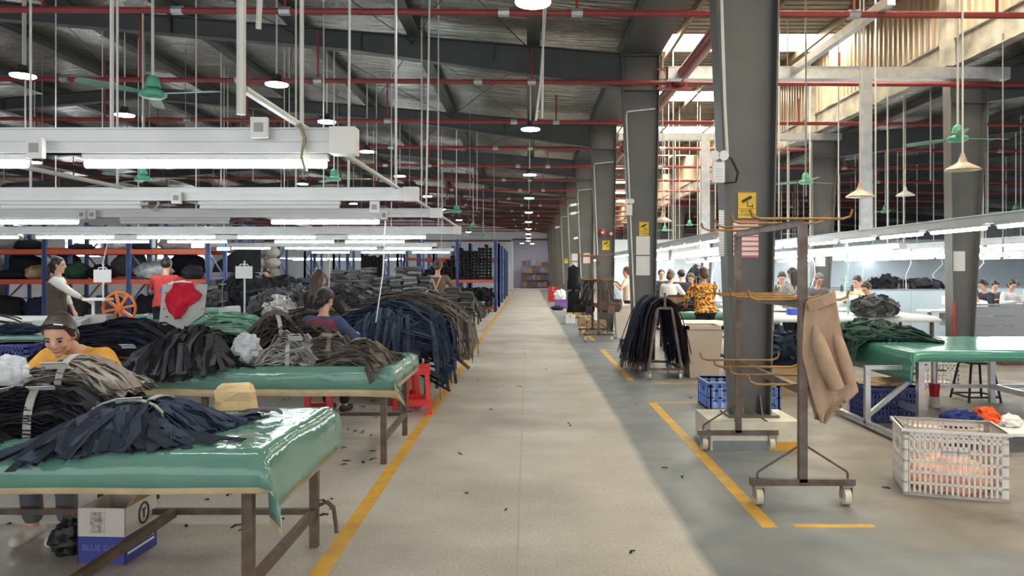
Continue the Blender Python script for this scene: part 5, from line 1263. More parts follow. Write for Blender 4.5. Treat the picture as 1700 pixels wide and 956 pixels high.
def box_thing(label, x, y, w_, d_, h, m, z0=0.0, rz=0.0, group='boxes', name='carton', flap=False, tape=True):
    r = thing(name, label, 'box', (x, y, z0), rz, group)
    t = 0.006
    for i, (a, b, c, d) in enumerate(((-w_/2,w_/2,-d_/2,-d_/2+t),(-w_/2,w_/2,d_/2-t,d_/2),(-w_/2,-w_/2+t,-d_/2,d_/2),(w_/2-t,w_/2,-d_/2,d_/2))): MB().box(a,b,c,d,0,h).build('side', m, r)
    MB().box(-w_/2,w_/2,-d_/2,d_/2,0,t).build('bottom', m, r)
    if flap:
        MB().hexa([(-w_/2,-d_/2,h),(w_/2,-d_/2,h),(w_/2,-d_/2+t,h),(-w_/2,-d_/2+t,h),(-w_/2,-d_/2-0.1,h+0.05),(w_/2,-d_/2-0.1,h+0.05),(w_/2,-d_/2-0.1+t,h+0.05),(-w_/2,-d_/2-0.1+t,h+0.05)]).build('flap', m, r)
    else: MB().box(-w_/2,w_/2,-d_/2,d_/2,h-t,h).build('lid', m, r)
    if tape: MB().box(-0.025,0.025,-d_/2-0.001,d_/2+0.001,h*0.7,h+0.001).build('tape', mat('packing_tape', lin(196, 172, 134), 0.3), r)
    return r
box_thing('tall cardboard box wrapped in plastic beside the strip cart', PX(1060, 11.75), 11.75, 0.25, 0.3, 0.5, M_CARD)
crumple('plastic_wrap', 'clear plastic bunched on the tall cardboard box', (PX(1058, 11.75), 11.75), (0.14, 0.15, 0.05), M_BAGP, 'plastic bag', 31, 0.505)
box_thing('white carton beside the wrapped cardboard box', PX(1038, 12.2), 12.2, 0.19, 0.25, 0.27, M_CWHITE)
r = thing('small_machine', 'small grey machine box standing on the white carton', 'machine', (PX(1038, 12.2), 12.2, 0.272)); MB().box(-0.08,0.08,-0.1,0.1,0,0.16).build('case', M_DARK, r); MB().box(-0.06,0.06,-0.104,-0.1,0.04,0.13).build('panel', M_BOARD, r)
box_thing('flat cardboard box behind the bag rack', 1.75, 18.9, 0.5, 0.4, 0.3, M_CARD)
box_thing('small open carton by the far columns', PX(972, 21), 21, 0.42, 0.35, 0.28, M_CARD)
box_thing('yellowish carton at the foot of the fourth column', PX(955, 25.5), 25.5, 0.6, 0.4, 0.3, mat('yellow_card', lin(196, 168, 110), 0.8))
box_thing('white small box beside the far carton', PX(945, 22.5), 22.0, 0.3, 0.3, 0.25, M_WHITE)
box_thing('red box hung by the far columns', PX(918, 38), 38, 0.5, 0.4, 0.75, mat('red_plastic', (0,0,0)))
crate('purple crate on the floor by the far columns', PX(932, 31), 31, 0, 0.5, 0.4, 0.35, mat('purple_plastic', lin(140, 90, 180), 0.5), 8, 4)
crumple('white_bag', 'white bag piled on the purple crate', (PX(930, 31), 31), (0.26, 0.2, 0.22), M_WHITE, 'bag', 33, 0.36)
crumple('blue_cloth', 'dark blue cloth in front of the purple crate', (PX(926, 29.5), 29.5), (0.25, 0.2, 0.1), NAVY[0], 'cloth', 34, 0.0)
for i, (zz, hh) in enumerate(((1.75, 0.8), (0.95, 0.75))):
    p = PX(946, 24)
    o = MB().loft([[(a_*math.cos(j*0.393)*(1+0.2*noise.noise(Vector((j, z_*6, i)))), b_*math.sin(j*0.393)*(1+0.25*noise.noise(Vector((j*2, z_*5, i+3)))), z_*hh) for j in range(16)] for z_, a_, b_ in ((0, 0.03, 0.03), (-0.06, 0.09, 0.06), (-0.12, 0.19, 0.08), (-0.4, 0.17, 0.1), (-0.7, 0.19, 0.11), (-0.97, 0.22, 0.12), (-1.0, 0.2, 0.1))]).build('black_coat', BLACKS[1], None, 60); o.location = (1.5, 24.2, zz)
    tag(o, ('black coat hanging at the fourth column', 'black bag hanging under the black coat at the fourth column')[i], 'coat')
r = thing('coat_stand', 'thin dark stand carrying the black coats at the fourth column', 'stand', (1.5, 24.35, 0))
MB().tube([(0,0,0),(0,0,1.8)],0.02,6).bar((-0.2,0,0.02),(0.2,0,0.02),0.04).bar((0,-0.2,0.02),(0,0.2,0.02),0.04).build('pole', M_DARK, r)

# ------------------------------------------------------------------ first column surroundings
crate('light blue plastic crate on the floor behind the first column', 2.42, 8.5, 0, 0.8, 0.5, 0.31, M_CBLUE, 8, 2)
r = crate('white plastic crate with pink cloth standing on the floor', 2.98, 5.25, R(-17), 0.63, 0.42, 0.46, M_CWHITE, 17, 5)
cl = blob((0,0,0.08), (0.29, 0.19, 0.15), 44, 0.2, 40, 24, 0.0)
cl.v = [(max(-0.29, min(0.29, x)), max(-0.185, min(0.185, y)), z) for x, y, z in cl.v]
o = cl.build('pink_cloth', fab('salmon_cloth', lin(240, 186, 162), 0.12), None, 180); o.location = (2.98, 5.25, 0.015); o.rotation_euler = (0, 0, R(-17)); tag(o, 'salmon pink cloth filling the white crate', 'cloth')
# papers, signs and fittings on the columns
M_SIGNY = mat('sign_yellow', lin(226, 186, 44), 0.5); M_POST = mat('poster_pink', lin(232, 220, 222), 0.5)
M_LINES = None
def lines_mat(name, base, ink, scale):
    m = mat(name, base, 0.5, 0, 0); nt = m.node_tree; N = nt.nodes; L = nt.links
    tc = N.new('ShaderNodeTexCoord'); wv = N.new('ShaderNodeTexWave'); wv.bands_direction = 'Z'; wv.inputs['Scale'].default_value = scale; wv.inputs['Distortion'].default_value = 0.0
    nz = N.new('ShaderNodeTexNoise'); nz.inputs['Scale'].default_value = 90
    r_ = N.new('ShaderNodeValToRGB'); r_.color_ramp.elements[0].position = 0.7; r_.color_ramp.elements[1].position = 0.8
    r_.color_ramp.elements[0].color = (*base, 1); r_.color_ramp.elements[1].color = (*ink, 1)
    L.new(tc.outputs['Object'], wv.inputs['Vector']); L.new(wv.outputs['Fac'], r_.inputs[0]); L.new(r_.outputs[0], N['Principled BSDF'].inputs['Base Color'])
    return m
M_TEXTP = lines_mat('printed_paper', lin(230, 230, 228), lin(190, 188, 190), 14); M_REDP = lines_mat('red_printed_poster', lin(236, 226, 226), lin(204, 96, 104), 7)
def plate(name, label, px0, py0, px1, py1, d, m, cat='sign', dy=0.004):
    r = thing(name, label, cat, (PX((px0+px1)/2, d), d, PZ((py0+py1)/2, d)), 0, None)
    w_ = (px1-px0)*d/F/2; h = (py1-py0)*d/F/2
    MB().box(-w_, w_, -dy, 0, -h, h).build('sheet', m, r)
    return r, w_, h
def cctv(label, px0, py0, px1, py1, d, txt=True):
    r, w_, h = plate('camera_sign', label, px0, py0, px1, py1, d, M_SIGNY)
    MB().box(-w_*0.92, w_*0.92, -0.005, -0.004, h*0.93, h*0.96).box(-w_*0.92, w_*0.92, -0.005, -0.004, -h*0.3, -h*0.27).build('border', M_DARK, r)
    s = w_
    MB().bar((-0.55*s,-0.0055,0.25*h),(0.5*s,-0.0055,0.65*h),0.002,0.34*s,(0,0,1)).bar((0.05*s,-0.0055,0.3*h),(0.05*s,-0.0055,-0.12*h),0.002*1,0.1*s,(1,0,0)).bar((0.05*s,-0.0055,-0.1*h),(0.6*s,-0.0055,-0.1*h),0.002,0.1*s).bar((0.6*s,-0.0055,0.05*h),(0.6*s,-0.0055,-0.22*h),0.002,0.1*s,(1,0,0)).build('camera_mark', M_DARK, r)
    if txt:
        text('您已进入', 0.28*w_*1.3, M_DARK, r, (0, -0.0055, -0.48*h), (R(90), 0, 0)); text('24小时监控区域', 0.26*w_, M_DARK, r, (0, -0.0055, -0.75*h), (R(90), 0, 0))
W0 = 6.7 - 0.012
cctv('yellow camera warning sign on the first column', 1225, 319, 1255, 362, W0)
r, w_, h = plate('notice', 'white notice with red print on the first column behind the rack', 1217, 366, 1259, 427, W0, M_REDP, 'notice')
r, w_, h = plate('notice', 'narrow notice stack on the edge of the first column', 1193, 349, 1202, 425, 6.7-0.125, M_TEXTP, 'notice')
W1 = 12.9 - 0.012
cctv('yellow camera warning sign on the second column', 1061, 368, 1077, 391, W1)
plate('notice', 'crinkled paper on the second column, upper one', 1056, 392, 1079, 423, W1, M_TEXTP, 'notice')
plate('notice', 'crinkled paper on the second column, lower one', 1056, 425, 1079, 457, W1, M_TEXTP, 'notice')
W2 = 19.1 - 0.012
cctv('yellow camera warning sign on the third column', 1000, 399, 1012, 415, W2, False)
W3 = 25.3 - 0.012
plate('notice', 'pink notice on the fourth column', 968, 420, 980, 437, W3, M_REDP, 'notice')
W4 = 31.5 - 0.012
plate('notice', 'white notice on the fifth column, upper one', 949, 421, 959, 433, W4, M_TEXTP, 'notice'); plate('notice', 'white notice on the fifth column, long middle one', 949, 435, 959, 461, W4, M_TEXTP, 'notice'); plate('notice', 'white notice on the fifth column, lowest one', 949, 462, 958, 474, W4, M_TEXTP, 'notice')
cctv('small yellow camera sign on the sixth column', 937, 429, 943, 437, 37.7-0.012, False)
W2R = 12.9 - 0.012
plate('notice', 'white printed notice on the papered column by the grey partition', 1578, 417, 1602, 450, W2R, M_TEXTP, 'notice')
plate('notice', 'white notice on the far column behind the seated worker', 1353, 418, 1370, 442, 19.1-0.012, M_TEXTP, 'notice')
single('red_tube', MB().tube([(PX(1585, 12.7), 12.7, 0.0), (PX(1584, 12.7), 12.7, PZ(502, 12.7))], 0.035, 8), M_RED, 'red tube standing against the papered column', 'pipe', smooth=40)
# alarm bells
for i, (px, py) in enumerate(((1000, 386), (1014, 388))):
    r = thing('alarm_bell', ('larger red alarm bell on the third column', 'smaller red alarm bell on the third column')[i], 'bell', (PX(px, 19.05), 19.05, PZ(py, 19.05)))
    MB().lathe([(0.1-0.03*i,0),(0.1-0.03*i,0.03),(0.07,0.06),(0.03,0.065)],18).build('dome', M_RED, r, 40).rotation_euler = (R(90), 0, 0)
    MB().lathe([(0.03,0),(0.03,0.02),(0.01,0.02)],10,(0,0,0.06)).build('cap', M_WHITE, r, 40).rotation_euler = (R(90), 0, 0)
# twin head emergency lights, conduits and cameras
def emergency(label, x, y, z, s=1.0):
    r = thing('emergency_light', label, 'light', (x, y, z)); r.scale = (s, s, s)
    MB().box(-0.05,0.05,-0.06,0,-0.13,0.05).build('case', M_WHITE, r)
    MB().box(-0.03,0.03,-0.062,-0.06,-0.1,0.0).build('label_plate', M_TEXTP, r)
    for sx in (-0.035, 0.045): MB().tube([(sx,-0.05,0.11),(sx,0.0,0.11)],[0.045,0.03],12).tube([(sx,-0.02,0.05),(sx,-0.02,0.08)],0.012,6).build('spot', M_WHITE, r, 40)
emergency('white twin spot emergency light on the first column', PX(1191, 6.57), 6.57, PZ(280, 6.57))
emergency('white twin spot emergency light on the second column', PX(1044, 12.76), 12.76, PZ(345, 12.76))
def conduit(label, pts): single('wall_conduit', MB().tube(pts, 0.014, 6), M_ROD, label, 'conduit', pts[0], smooth=40)
for k, (nm, y) in enumerate((('second', 12.76), ('third', 18.96), ('fourth', 25.16), ('fifth', 31.36), ('sixth', 37.56))):
    conduit(f'white conduit bent over the top of the {nm} column', [(2.2, y, 4.35), (1.72, y, 4.3), (1.7, y, 4.22), (1.84, y, 0.9)])
conduit('white conduit running down the edge of the first column', [(1.7, 6.56, 4.6), (1.75, 6.56, 3.0), (1.77, 6.56, 2.6)])
single('black_cable', MB().tube([(1.72, 6.55, 2.57), (1.8, 6.54, 2.55), (1.86, 6.54, 2.42), (1.84, 6.54, 2.34), (1.73, 6.54, 2.33)], 0.012, 6), M_BLACK, 'black cable looping out of the emergency light on the first column', 'cable', smooth=40)
for i, (px, py, d) in enumerate(((951, 340, 25.05), (951, 354, 25.05), (925, 377, 37.6), (956, 395, 31.4))):
    r = thing('camera_unit', f'small white surveillance camera on the columns, {("upper of the pair", "lower of the pair", "farthest one", "on the fifth column")[i]}', 'camera', (PX(px, d), d, PZ(py, d)))
    MB().bar((-0.1,-0.1,-0.03),(0.1,0.05,0.02),0.08,0.08).build('body', M_WHITE, r); MB().bar((0.1,0.05,0.02),(0.22,0.08,0.05),0.03).build('arm', M_WHITE, r)

# ------------------------------------------------------------------ tables of the sewing side
M_GREEN2 = mat('teal_plastic_cover', lin(72, 132, 118), 0.2, 0, 0.06, 3, 0.1, 5)
table(3.72, 7.6, 7.1, 8.75, TZ, 'metal framed table with folded green cloth beside the empty rack', 'teal plastic cover hanging low at the near end of the sewing side table', 0.1, 0.02, 0.3, 0.02, seed=12, legm=M_GALV, lw=0.06, cov=M_GREEN2, group='sewing side tables', mids=(5.45,))
single('table_brace', MB().bar((3.35, 7.3, 0.12), (3.95, 7.3, 0.62), 0.04).bar((3.35, 7.3, 0.05), (3.35, 7.3, 0.62), 0.05).bar((3.35, 6.3, 0.05), (3.35, 8.6, 0.05), 0.05).bar((3.35, 7.3, 0.6), (3.8, 7.3, 0.6), 0.04), M_GALV, 'galvanised low frame with a slanting brace before the teal table', 'frame')
crate('dark blue crate under the teal table', 3.75, 7.75, R(4), 0.56, 0.4, 0.36, M_CNAVY, 12, 5)
crumple('brown_paper', 'brown paper bulging out of the dark blue crate', (3.75, 7.75), (0.24, 0.16, 0.05), M_CARD, 'paper', 41, 0.345)
crate('white plastic crate on the floor beyond the teal table', PX(1555, 10.2), 10.3, 0, 0.52, 0.4, 0.3, M_CWHITE, 9, 4)
heap('green_cloth', 'dark green folded cloth heap on the teal table', 1440, 531, 562, 8.3, 112, DGREEN[0], TZ + 0.008, 45, 0.3, 'fabric pile', 0.18)
bundle('fabric_bundle', 'green strips trailing on the teal table', (3.95, 8.2), R(-8), 60, 0.5, 0.35, 0.16, DGREEN, (3.72, 7.6, 7.1, 8.75), TZ + 0.006, 0.06, 0.4, 46, 1.2, 30, M_CHARM)
crumple('grey_scrap', 'grey scrap on the green cloth heap', (3.85, 8.05), (0.05, 0.04, 0.06), CHAR[0], 'cloth', 47, TZ + 0.13)
r = thing('metal_stool', 'black metal framed stool behind the teal table', 'stool', (PX(1645, 8.6), 8.9, 0))
for sx in (-1, 1):
    for sy in (-1, 1): MB().tube([(sx*0.19, sy*0.19, 0), (sx*0.13, sy*0.13, 0.42), (sx*0.1, sy*0.1, 0.45)], 0.014, 8).build('leg', M_BLACK, r, 40)
MB().box(-0.15,0.15,-0.15,0.15,0.445,0.47).build('seat', M_BLACK, r); MB().bar((-0.18,-0.18,0.06),(0.18,-0.18,0.06),0.02).bar((-0.18,0.18,0.06),(0.18,0.18,0.06),0.02).bar((-0.18,-0.18,0.06),(-0.18,0.18,0.06),0.02).bar((0.18,-0.18,0.06),(0.18,0.18,0.06),0.02).build('foot_ring', M_BLACK, r)
r = thing('low_shelf', 'low white board on the floor behind the white crate', 'shelf', (3.9, 6.6, 0)); MB().box(-0.45,0.9,-0.3,0.3,0.14,0.165).build('board', M_WHITE, r); MB().box(-0.42,-0.38,-0.28,0.28,0,0.14).box(0.83,0.87,-0.28,0.28,0,0.14).build('foot', M_WOOD, r)
crumple('blue_cloth', 'dark blue cloth on the low board behind the white crate', (3.85, 6.6), (0.17, 0.12, 0.08), fab('royal_cloth', lin(42, 56, 110)), 'cloth', 48, 0.166)
crumple('orange_cloth', 'orange cloth beside the dark blue cloth', (4.12, 6.65), (0.11, 0.1, 0.09), fab('orange_cloth', lin(222, 96, 50)), 'cloth', 49, 0.166)
crumple('white_packet', 'white packet beside the orange cloth on the low board', (4.3, 6.6), (0.09, 0.08, 0.06), M_PAPER, 'packet', 50, 0.166)
r = thing('thermos', 'black thermos flask with silver lid behind the white crate', 'flask', (4.66, 6.75, 0.166)); MB().lathe([(0.05,0),(0.05,0.16),(0.042,0.19)],14).build('body', M_BLACK, r, 40); MB().lathe([(0.043,0.19),(0.043,0.24),(0.035,0.245)],14).build('lid', M_GALV, r, 40)
r = thing('cup', 'yellow plastic cup below the thermos', 'cup', (4.42, 6.05, 0)); MB().lathe([(0.04,0),(0.055,0.11),(0.05,0.11),(0.036,0.01)],14).build('body', mat('yellow_plastic', lin(236, 214, 40), 0.4), r, 40); MB().lathe([(0.055,0.105),(0.06,0.108),(0.06,0.115),(0.053,0.115)],14).build('rim', mat('yellow_plastic', (0,0,0)), r, 40)
r = thing('marker_post', 'concrete post with a red collar under the teal table', 'post', (PX(1551, 8.45), 8.45, 0)); MB().tube([(0,0,0),(0,0,0.7)],0.035,8).build('post', M_GALV, r, 40); MB().lathe([(0.05,0.12),(0.06,0.27),(0.055,0.27),(0.045,0.12)],12).build('collar', mat('red_plastic', (0,0,0)), r, 40); MB().lathe([(0.06,0),(0.055,0.12),(0.04,0.12)],12).build('foot', M_CON, r, 40)
table(2.65, 4.4, 14.0, 15.2, TZ, 'green table at the woman in the flowered shirt', 'green cover of the table at the woman in the flowered shirt', 0.16, 0.05, 0.05, seed=14, group='sewing side tables')
table(2.45, 3.2, 11.6, 12.5, 0.72, 'small table with a patterned cloth behind the beige bin', 'pale cloth with green edge on the small table behind the beige bin', 0.14, 0.05, 0.1, seed=15, group='sewing side tables', cov=mat('pale_green_cloth', lin(190, 206, 196), 0.6, 0, 0.1, 8))
table(3.7, 7.0, 12.6, 13.8, TZ, 'long white topped table behind the first column', 'white sheet with green edge on the long table behind the first column', 0.1, 0.03, 0.03, seed=16, group='sewing side tables', cov=mat('white_sheet', lin(216, 222, 220), 0.4, 0, 0.05, 5))
bundle('fabric_bundle', 'brown and black strips lying at the woman in the flowered shirt', (3.1, 14.4), R(10), 80, 0.5, 0.5, 0.16, TAUPED + [BLACKS[0]], (2.65, 4.4, 14.0, 15.2), TZ, 0.05, 0.4, 81)
box_thing('open brown carton beside the woman in white', PX(1130, 13.9)-0.05, 14.5, 0.35, 0.3, 0.26, mat('rosy_card', lin(178, 144, 124), 0.8), TZ + 0.01, 0.2, flap=True)
heap('grey_heap', 'grey and white heap of cut pieces before the boy in cream', 1452, 488, 530, 12.7, 66, CHAR[0], TZ + 0.008, 82, 0.4)
heap('dark_heap', 'dark heap of pieces behind the first column', 1300, 545, 560, 9.6, 70, NAVY[1], 0.35, 83, 0.35)
single('low_box', MB().box(PX(1300, 9.6)-0.4, PX(1300,9.6)+0.4, 9.3, 10.0, 0, 0.35), M_CARD, 'low brown box under the dark heap behind the first column', 'box')
box_thing('blue small box on the long white table', PX(1318, 13), 13.0, 0.22, 0.15, 0.1, mat('blue_small', lin(60, 80, 210), 0.4), TZ + 0.01, group='boxes', name='small_box', tape=False)

# sewing stations in lines
M_STOP = mat('station_white', lin(222, 224, 224), 0.4, 0, 0.03, 4)
def station(x, y, rz, i, clutter=None):
    t = thing('sewing_table', f'white sewing station table in the bright lines, {nth(i)} of the counted row', 'table', (x, y, 0), rz, 'sewing stations')
    MB().box(-0.58,0.58,-0.28,0.28,0.73,0.76).build('table_top', M_STOP, t)
    for sx in (-0.45, 0.45): MB().box(sx-0.03,sx+0.03,-0.2,0.2,0.0,0.05).box(sx-0.025,sx+0.025,-0.03,0.03,0.05,0.73).build('leg', M_BOARD, t)
    MB().box(-0.2,0.2,-0.1,0.1,0.45,0.7).build('motor', M_BOARD, t)
    sewing_machine(f'white sewing machine in the bright lines, {nth(i)} of the counted row', x + 0.05*math.cos(rz), y + 0.05*math.sin(rz), 0.76, rz)
STN = [(5.0, 15.4), (6.6, 15.4), (5.2, 17.6), (6.8, 17.6), (8.6, 15.0), (10.4, 15.0), (9.0, 17.8), (10.8, 17.8), (12.4, 17.8), (9.4, 21), (11.6, 21), (5.0, 20.5), (7.0, 20.5), (13.8, 21), (3.6, 19), (3.8, 22.5), (5.4, 24)]
for i, (x, y) in enumerate(STN): station(x, y, 0.0, i)
M_PART = mat('pale_blue_partition', lin(198, 216, 226), 0.6, 0, 0.03, 3); M_PARTG = mat('grey_partition', lin(158, 162, 166), 0.5, 0, 0.04, 3)
def partition(label, x0, x1, y, h, m, n, name='partition'):
    r = thing(name, label, 'partition', (x0, y, 0), 0, 'low partitions'); w_ = (x1-x0)/n
    for i in range(n): MB().box(i*w_+0.004, (i+1)*w_-0.004, 0, 0.03, 0.02, h).build('panel', m, r)
    MB().box(0, x1-x0, -0.01, 0.04, h, h+0.03).build('cap_rail', mat('rail_grey', lin(140, 144, 148), 0.4), r)
    MB().box(0, x1-x0, -0.005, 0.035, 0, 0.02).build('foot_rail', mat('rail_grey', (0,0,0)), r)
partition('pale blue low partition behind the boy in cream', 6.0, 9.4, 16.5, 1.12, M_PART, 4)
partition('second pale blue partition with dark heaps on it', 6.0, 13, 19.4, 1.1, M_PART, 6)
r = thing('partition', 'grey horizontal board partition beside the papered column', 'partition', (8.05, 13.4, 0), 0, 'low partitions')
for i in range(5): MB().box(0, 2.2, 0, 0.03, 0.02+0.18*i, 0.192+0.18*i).build('board', M_PARTG, r)
MB().box(0, 2.2, -0.015, 0.045, 0.925, 0.955).build('cap_rail', mat('rail_grey', (0,0,0)), r)
box_thing('brown wooden box before the grey partition', PX(1680, 12.4), 12.4, 0.6, 0.4, 0.42, mat('brown_box_wood', lin(110, 82, 66), 0.6), tape=False)
heap('dark_heap', 'black heap of finished bags on the pale blue partition bench', 1470, 456, 482, 18.4, 78, BLACKS[0], 0.77, 84, 0.4)
heap('dark_heap', 'black heap with white straps next to the finished bags', 1530, 460, 482, 18.4, 76, BLACKS[2], 0.77, 85, 0.4)
single('work_bench', MB().box(PX(1425,18.4), PX(1575,18.4), 18.0, 18.85, 0.72, 0.77).box(PX(1425,18.4), PX(1425,18.4)+0.05, 18.0, 18.85, 0, 0.72).box(PX(1575,18.4)-0.05, PX(1575,18.4), 18.0, 18.85, 0, 0.72), M_STOP, 'white bench carrying the black heaps of bags', 'bench')
heap('dark_heap', 'black bags hanging far behind the woman in white', 1155, 440, 470, 24.6, 30, BLACKS[2], 0.77, 86, 0.3)
single('work_bench', MB().box(PX(1135,24.6), PX(1180,24.6), 24.2, 25.0, 0.72, 0.77).box(PX(1135,24.6), PX(1135,24.6)+0.05, 24.2, 25, 0, 0.72).box(PX(1180,24.6)-0.05, PX(1180,24.6), 24.2, 25, 0, 0.72), M_STOP, 'white bench under the far black bags', 'bench')
# thread hoses and mint posts of the sewing lines
for i, (px, d, py0) in enumerate(((1418, 12.3, 430), (1404, 12.35, 540))):
    if i == 0: plain_rod([(PX(1408, 13.0), 13.0, 0.78), (PX(1406, 13.0), 13.0, 2.1)], 0.02, 'pale mint post rising from the long white table', 'post', mat('mint_paint', lin(170, 210, 200), 0.5), 'post')
rnd = random.Random(3)
for i in range(12):
    x, y = STN[i][0] + rnd.uniform(-0.1, 0.15), STN[i][1]
    single('air_hose', MB().tube([(x, y, 2.1), (x + 0.12, y, 1.75), (x + rnd.uniform(-0.2, 0.2), y, 1.45), (x, y, 1.04)], 0.009, 5), M_WHITE, f'curling white air hose over the {nth(i)} sewing machine', 'hose', group='air hoses', smooth=40)
for i, (px, py0, py1, d) in enumerate(((1113, 435, 442, 22), (1172, 432, 446, 22))):
    plate('notice', ('white notice on a far post behind the dark haired man', 'white notice on a far post behind the flowered shirt')[i], px-4, 432, px+5, 446, d, M_PAPER, 'notice')
    plain_rod([(PX(px, d), d+0.06, 0), (PX(px, d), d+0.06, 2.2)], 0.05, ('grey post carrying the white notice behind the dark haired man', 'grey post carrying the white notice behind the flowered shirt')[i], 'post', M_STEEL, 'post')

# ------------------------------------------------------------------ people
JOBS = []
def cap(mb, p, q, r1, r2, n=10):
    p, q = Vector(p), Vector(q); t = (q - p).normalized()
    mb.tube([p - t*r1*0.95, p - t*r1*0.6, p, q, q + t*r2*0.6, q + t*r2*0.95], [r1*0.3, r1*0.8, r1, r2, r2*0.8, r2*0.3], n)
def later(mb, name, m, parent, vox, sm=2):
    me = bpy.data.meshes.new('tmp'); me.from_pydata(mb.v, [], mb.f); o = bpy.data.objects.new('tmp', me); COL.objects.link(o)
    md = o.modifiers.new('r', 'REMESH'); md.mode = 'VOXEL'; md.voxel_size = vox
    if sm: s_ = o.modifiers.new('s', 'SMOOTH'); s_.iterations = sm; s_.factor = 0.5
    JOBS.append((o, name, m, parent))
def ik(a, b, l1, l2, pole):
    a, b = Vector(a), Vector(b); d = b - a; L = min(d.length, (l1 + l2) * 0.995); t = d.normalized()
    b = a + t * L; x = (l1*l1 - l2*l2 + L*L) / (2*L); h = math.sqrt(max(l1*l1 - x*x, 0)); pv = Vector(pole); pv = pv - t * pv.dot(t)
    return a + t*x + pv.normalized()*h, b
def person(label, head, face, shirt, pants, pose='sit', lean=12, pitch=25, hair='short', hairm=None, hands=None, sleeve=1.0, vox=0.014, s=1.0, yaw=0, vest=None, apron=None, shoes=None, build=1.0, hdeg=None):
    hz = head[2]; l = R(lean); u = Vector((0, math.sin(l), math.cos(l)))
    hd = R(lean * 0.5 + pitch * 0.35 if hdeg is None else hdeg)
    hu = Vector((0, math.sin(hd), math.cos(hd)))
    up_len = 0.47 * s
    off = u * up_len + hu * 0.19 * s
    if pose == 'stand': pz = hz - off.z
    else: pz = hz - off.z
    P = Vector((0, 0, pz)); N_ = P + u * up_len; H = N_ + hu * 0.19 * s
    rot = Matrix.Rotation(face, 3, 'Z')
    loc = Vector((head[0], head[1], 0)) - rot @ Vector((0, off.y, 0))
    r = thing('person', label, 'person', (loc.x, loc.y, 0), face, 'people at work')
    hr = Matrix.Rotation(R(yaw), 3, 'Z') @ Matrix.Rotation(-R(pitch), 3, 'X')
    X = Vector((1, 0, 0)); fwd = u.cross(X) * -1
    fwd = Vector((0, math.cos(l), -math.sin(l)))
    def ring(c, a, b, n=14): return [c + X*(a*math.cos(2*math.pi*j/n)) + fwd*(b*math.sin(2*math.pi*j/n)) for j in range(n)]
    def torso(mb, g, lo=-0.12, hi=1.0):
        prof = [(-0.12, 0.10, 0.08), (-0.07, 0.165, 0.115), (0.02, 0.165, 0.115), (0.16, 0.14, 0.098), (0.30, 0.158, 0.112), (0.40, 0.165, 0.105), (0.445, 0.145, 0.085), (0.475, 0.075, 0.06), (0.495, 0.05, 0.05)]
        mb.loft([ring(P + u*(z*s), (a*build + g)*s, (b*build + g)*s) for z, a, b in prof if lo <= z <= hi])
    body = MB(); torso(body, 0.0)
    cap(body, N_ - u*0.03*s, H - hu*0.06*s, 0.052*s, 0.048*s)
    def hp(x, y, z): return H + hr @ (Vector((x, y, z)) * s)
    body.ell(hp(0, -0.005, 0.02), (0.075*s, 0.093*s, 0.098*s), 16, 12, hr)
    body.ell(hp(0, 0.022, -0.045), (0.058*s, 0.062*s, 0.07*s), 14, 10, hr)
    cap(body, hp(0, 0.085, 0.015), hp(0, 0.1, -0.022), 0.009*s, 0.014*s, 8)
    body.ell(hp(0, 0.078, -0.058), (0.024*s, 0.012*s, 0.011*s), 10, 6, hr)
    body.ell(hp(0, 0.07, -0.098), (0.024*s, 0.02*s, 0.018*s), 10, 6, hr)
    for sx in (-1, 1):
        body.ell(hp(sx*0.078, -0.005, -0.005), (0.012*s, 0.02*s, 0.032*s), 8, 6, hr)
        body.ell(hp(sx*0.042, 0.062, -0.03), (0.02*s, 0.02*s, 0.02*s), 8, 6, hr)
    sh = MB(); torso(sh, 0.014, lo=-0.1, hi=0.48)
    hands = hands or [(-0.13, 0.40, max(0.84, hz - 0.42)), (0.13, 0.40, max(0.84, hz - 0.42))]
    arms = []
    for sx, h in zip((-1, 1), hands):
        S_ = N_ - u*0.045*s + X*(sx*0.165*s*build)
        E, Wr = ik(S_, h, 0.27*s, 0.235*s, (sx*0.9, -0.2, -0.8))
        cap(body, S_, E, 0.05*s, 0.04*s); cap(body, E, Wr, 0.039*s, 0.027*s)
        cap(sh, S_, S_ + (E - S_)*min(1, sleeve*2), 0.068*s, 0.056*s); cap(sh, N_ - u*0.06*s, S_, 0.07*s, 0.066*s)
        if sleeve > 0.5: cap(sh, E, E + (Wr - E)*min(1, (sleeve - 0.5)*2), 0.055*s, 0.042*s)
        # hand: palm, four fingers, thumb
        f = (Wr - E).normalized(); dn = Vector((0, 0, -1)); dn = (dn - f*dn.dot(f)); dn = dn.normalized() if dn.length > 0.1 else fwd
        sd = f.cross(dn) * sx
        for k_ in (-1, 0, 1): cap(body, Wr + f*0.01*s + sd*0.018*k_*s, Wr + f*0.075*s + sd*0.022*k_*s, 0.017*s, 0.015*s, 8)
        for k_, ln in enumerate((0.062, 0.072, 0.068, 0.052)):
            b0 = Wr + f*0.08*s + sd*(k_ - 1.5)*0.02*s; b1 = b0 + f*ln*0.55*s + dn*0.012*s; b2 = b1 + f*ln*0.3*s + dn*0.03*s
            cap(body, b0, b1, 0.0095*s, 0.009*s, 7); cap(body, b1, b2, 0.009*s, 0.008*s, 7)
        t0 = Wr + f*0.025*s - sd*0.028*s; t1 = t0 + f*0.03*s - sd*0.028*s + dn*0.012*s; cap(body, t0, t1, 0.012*s, 0.01*s, 7); cap(body, t1, t1 + f*0.03*s + dn*0.01*s, 0.01*s, 0.009*s, 7)
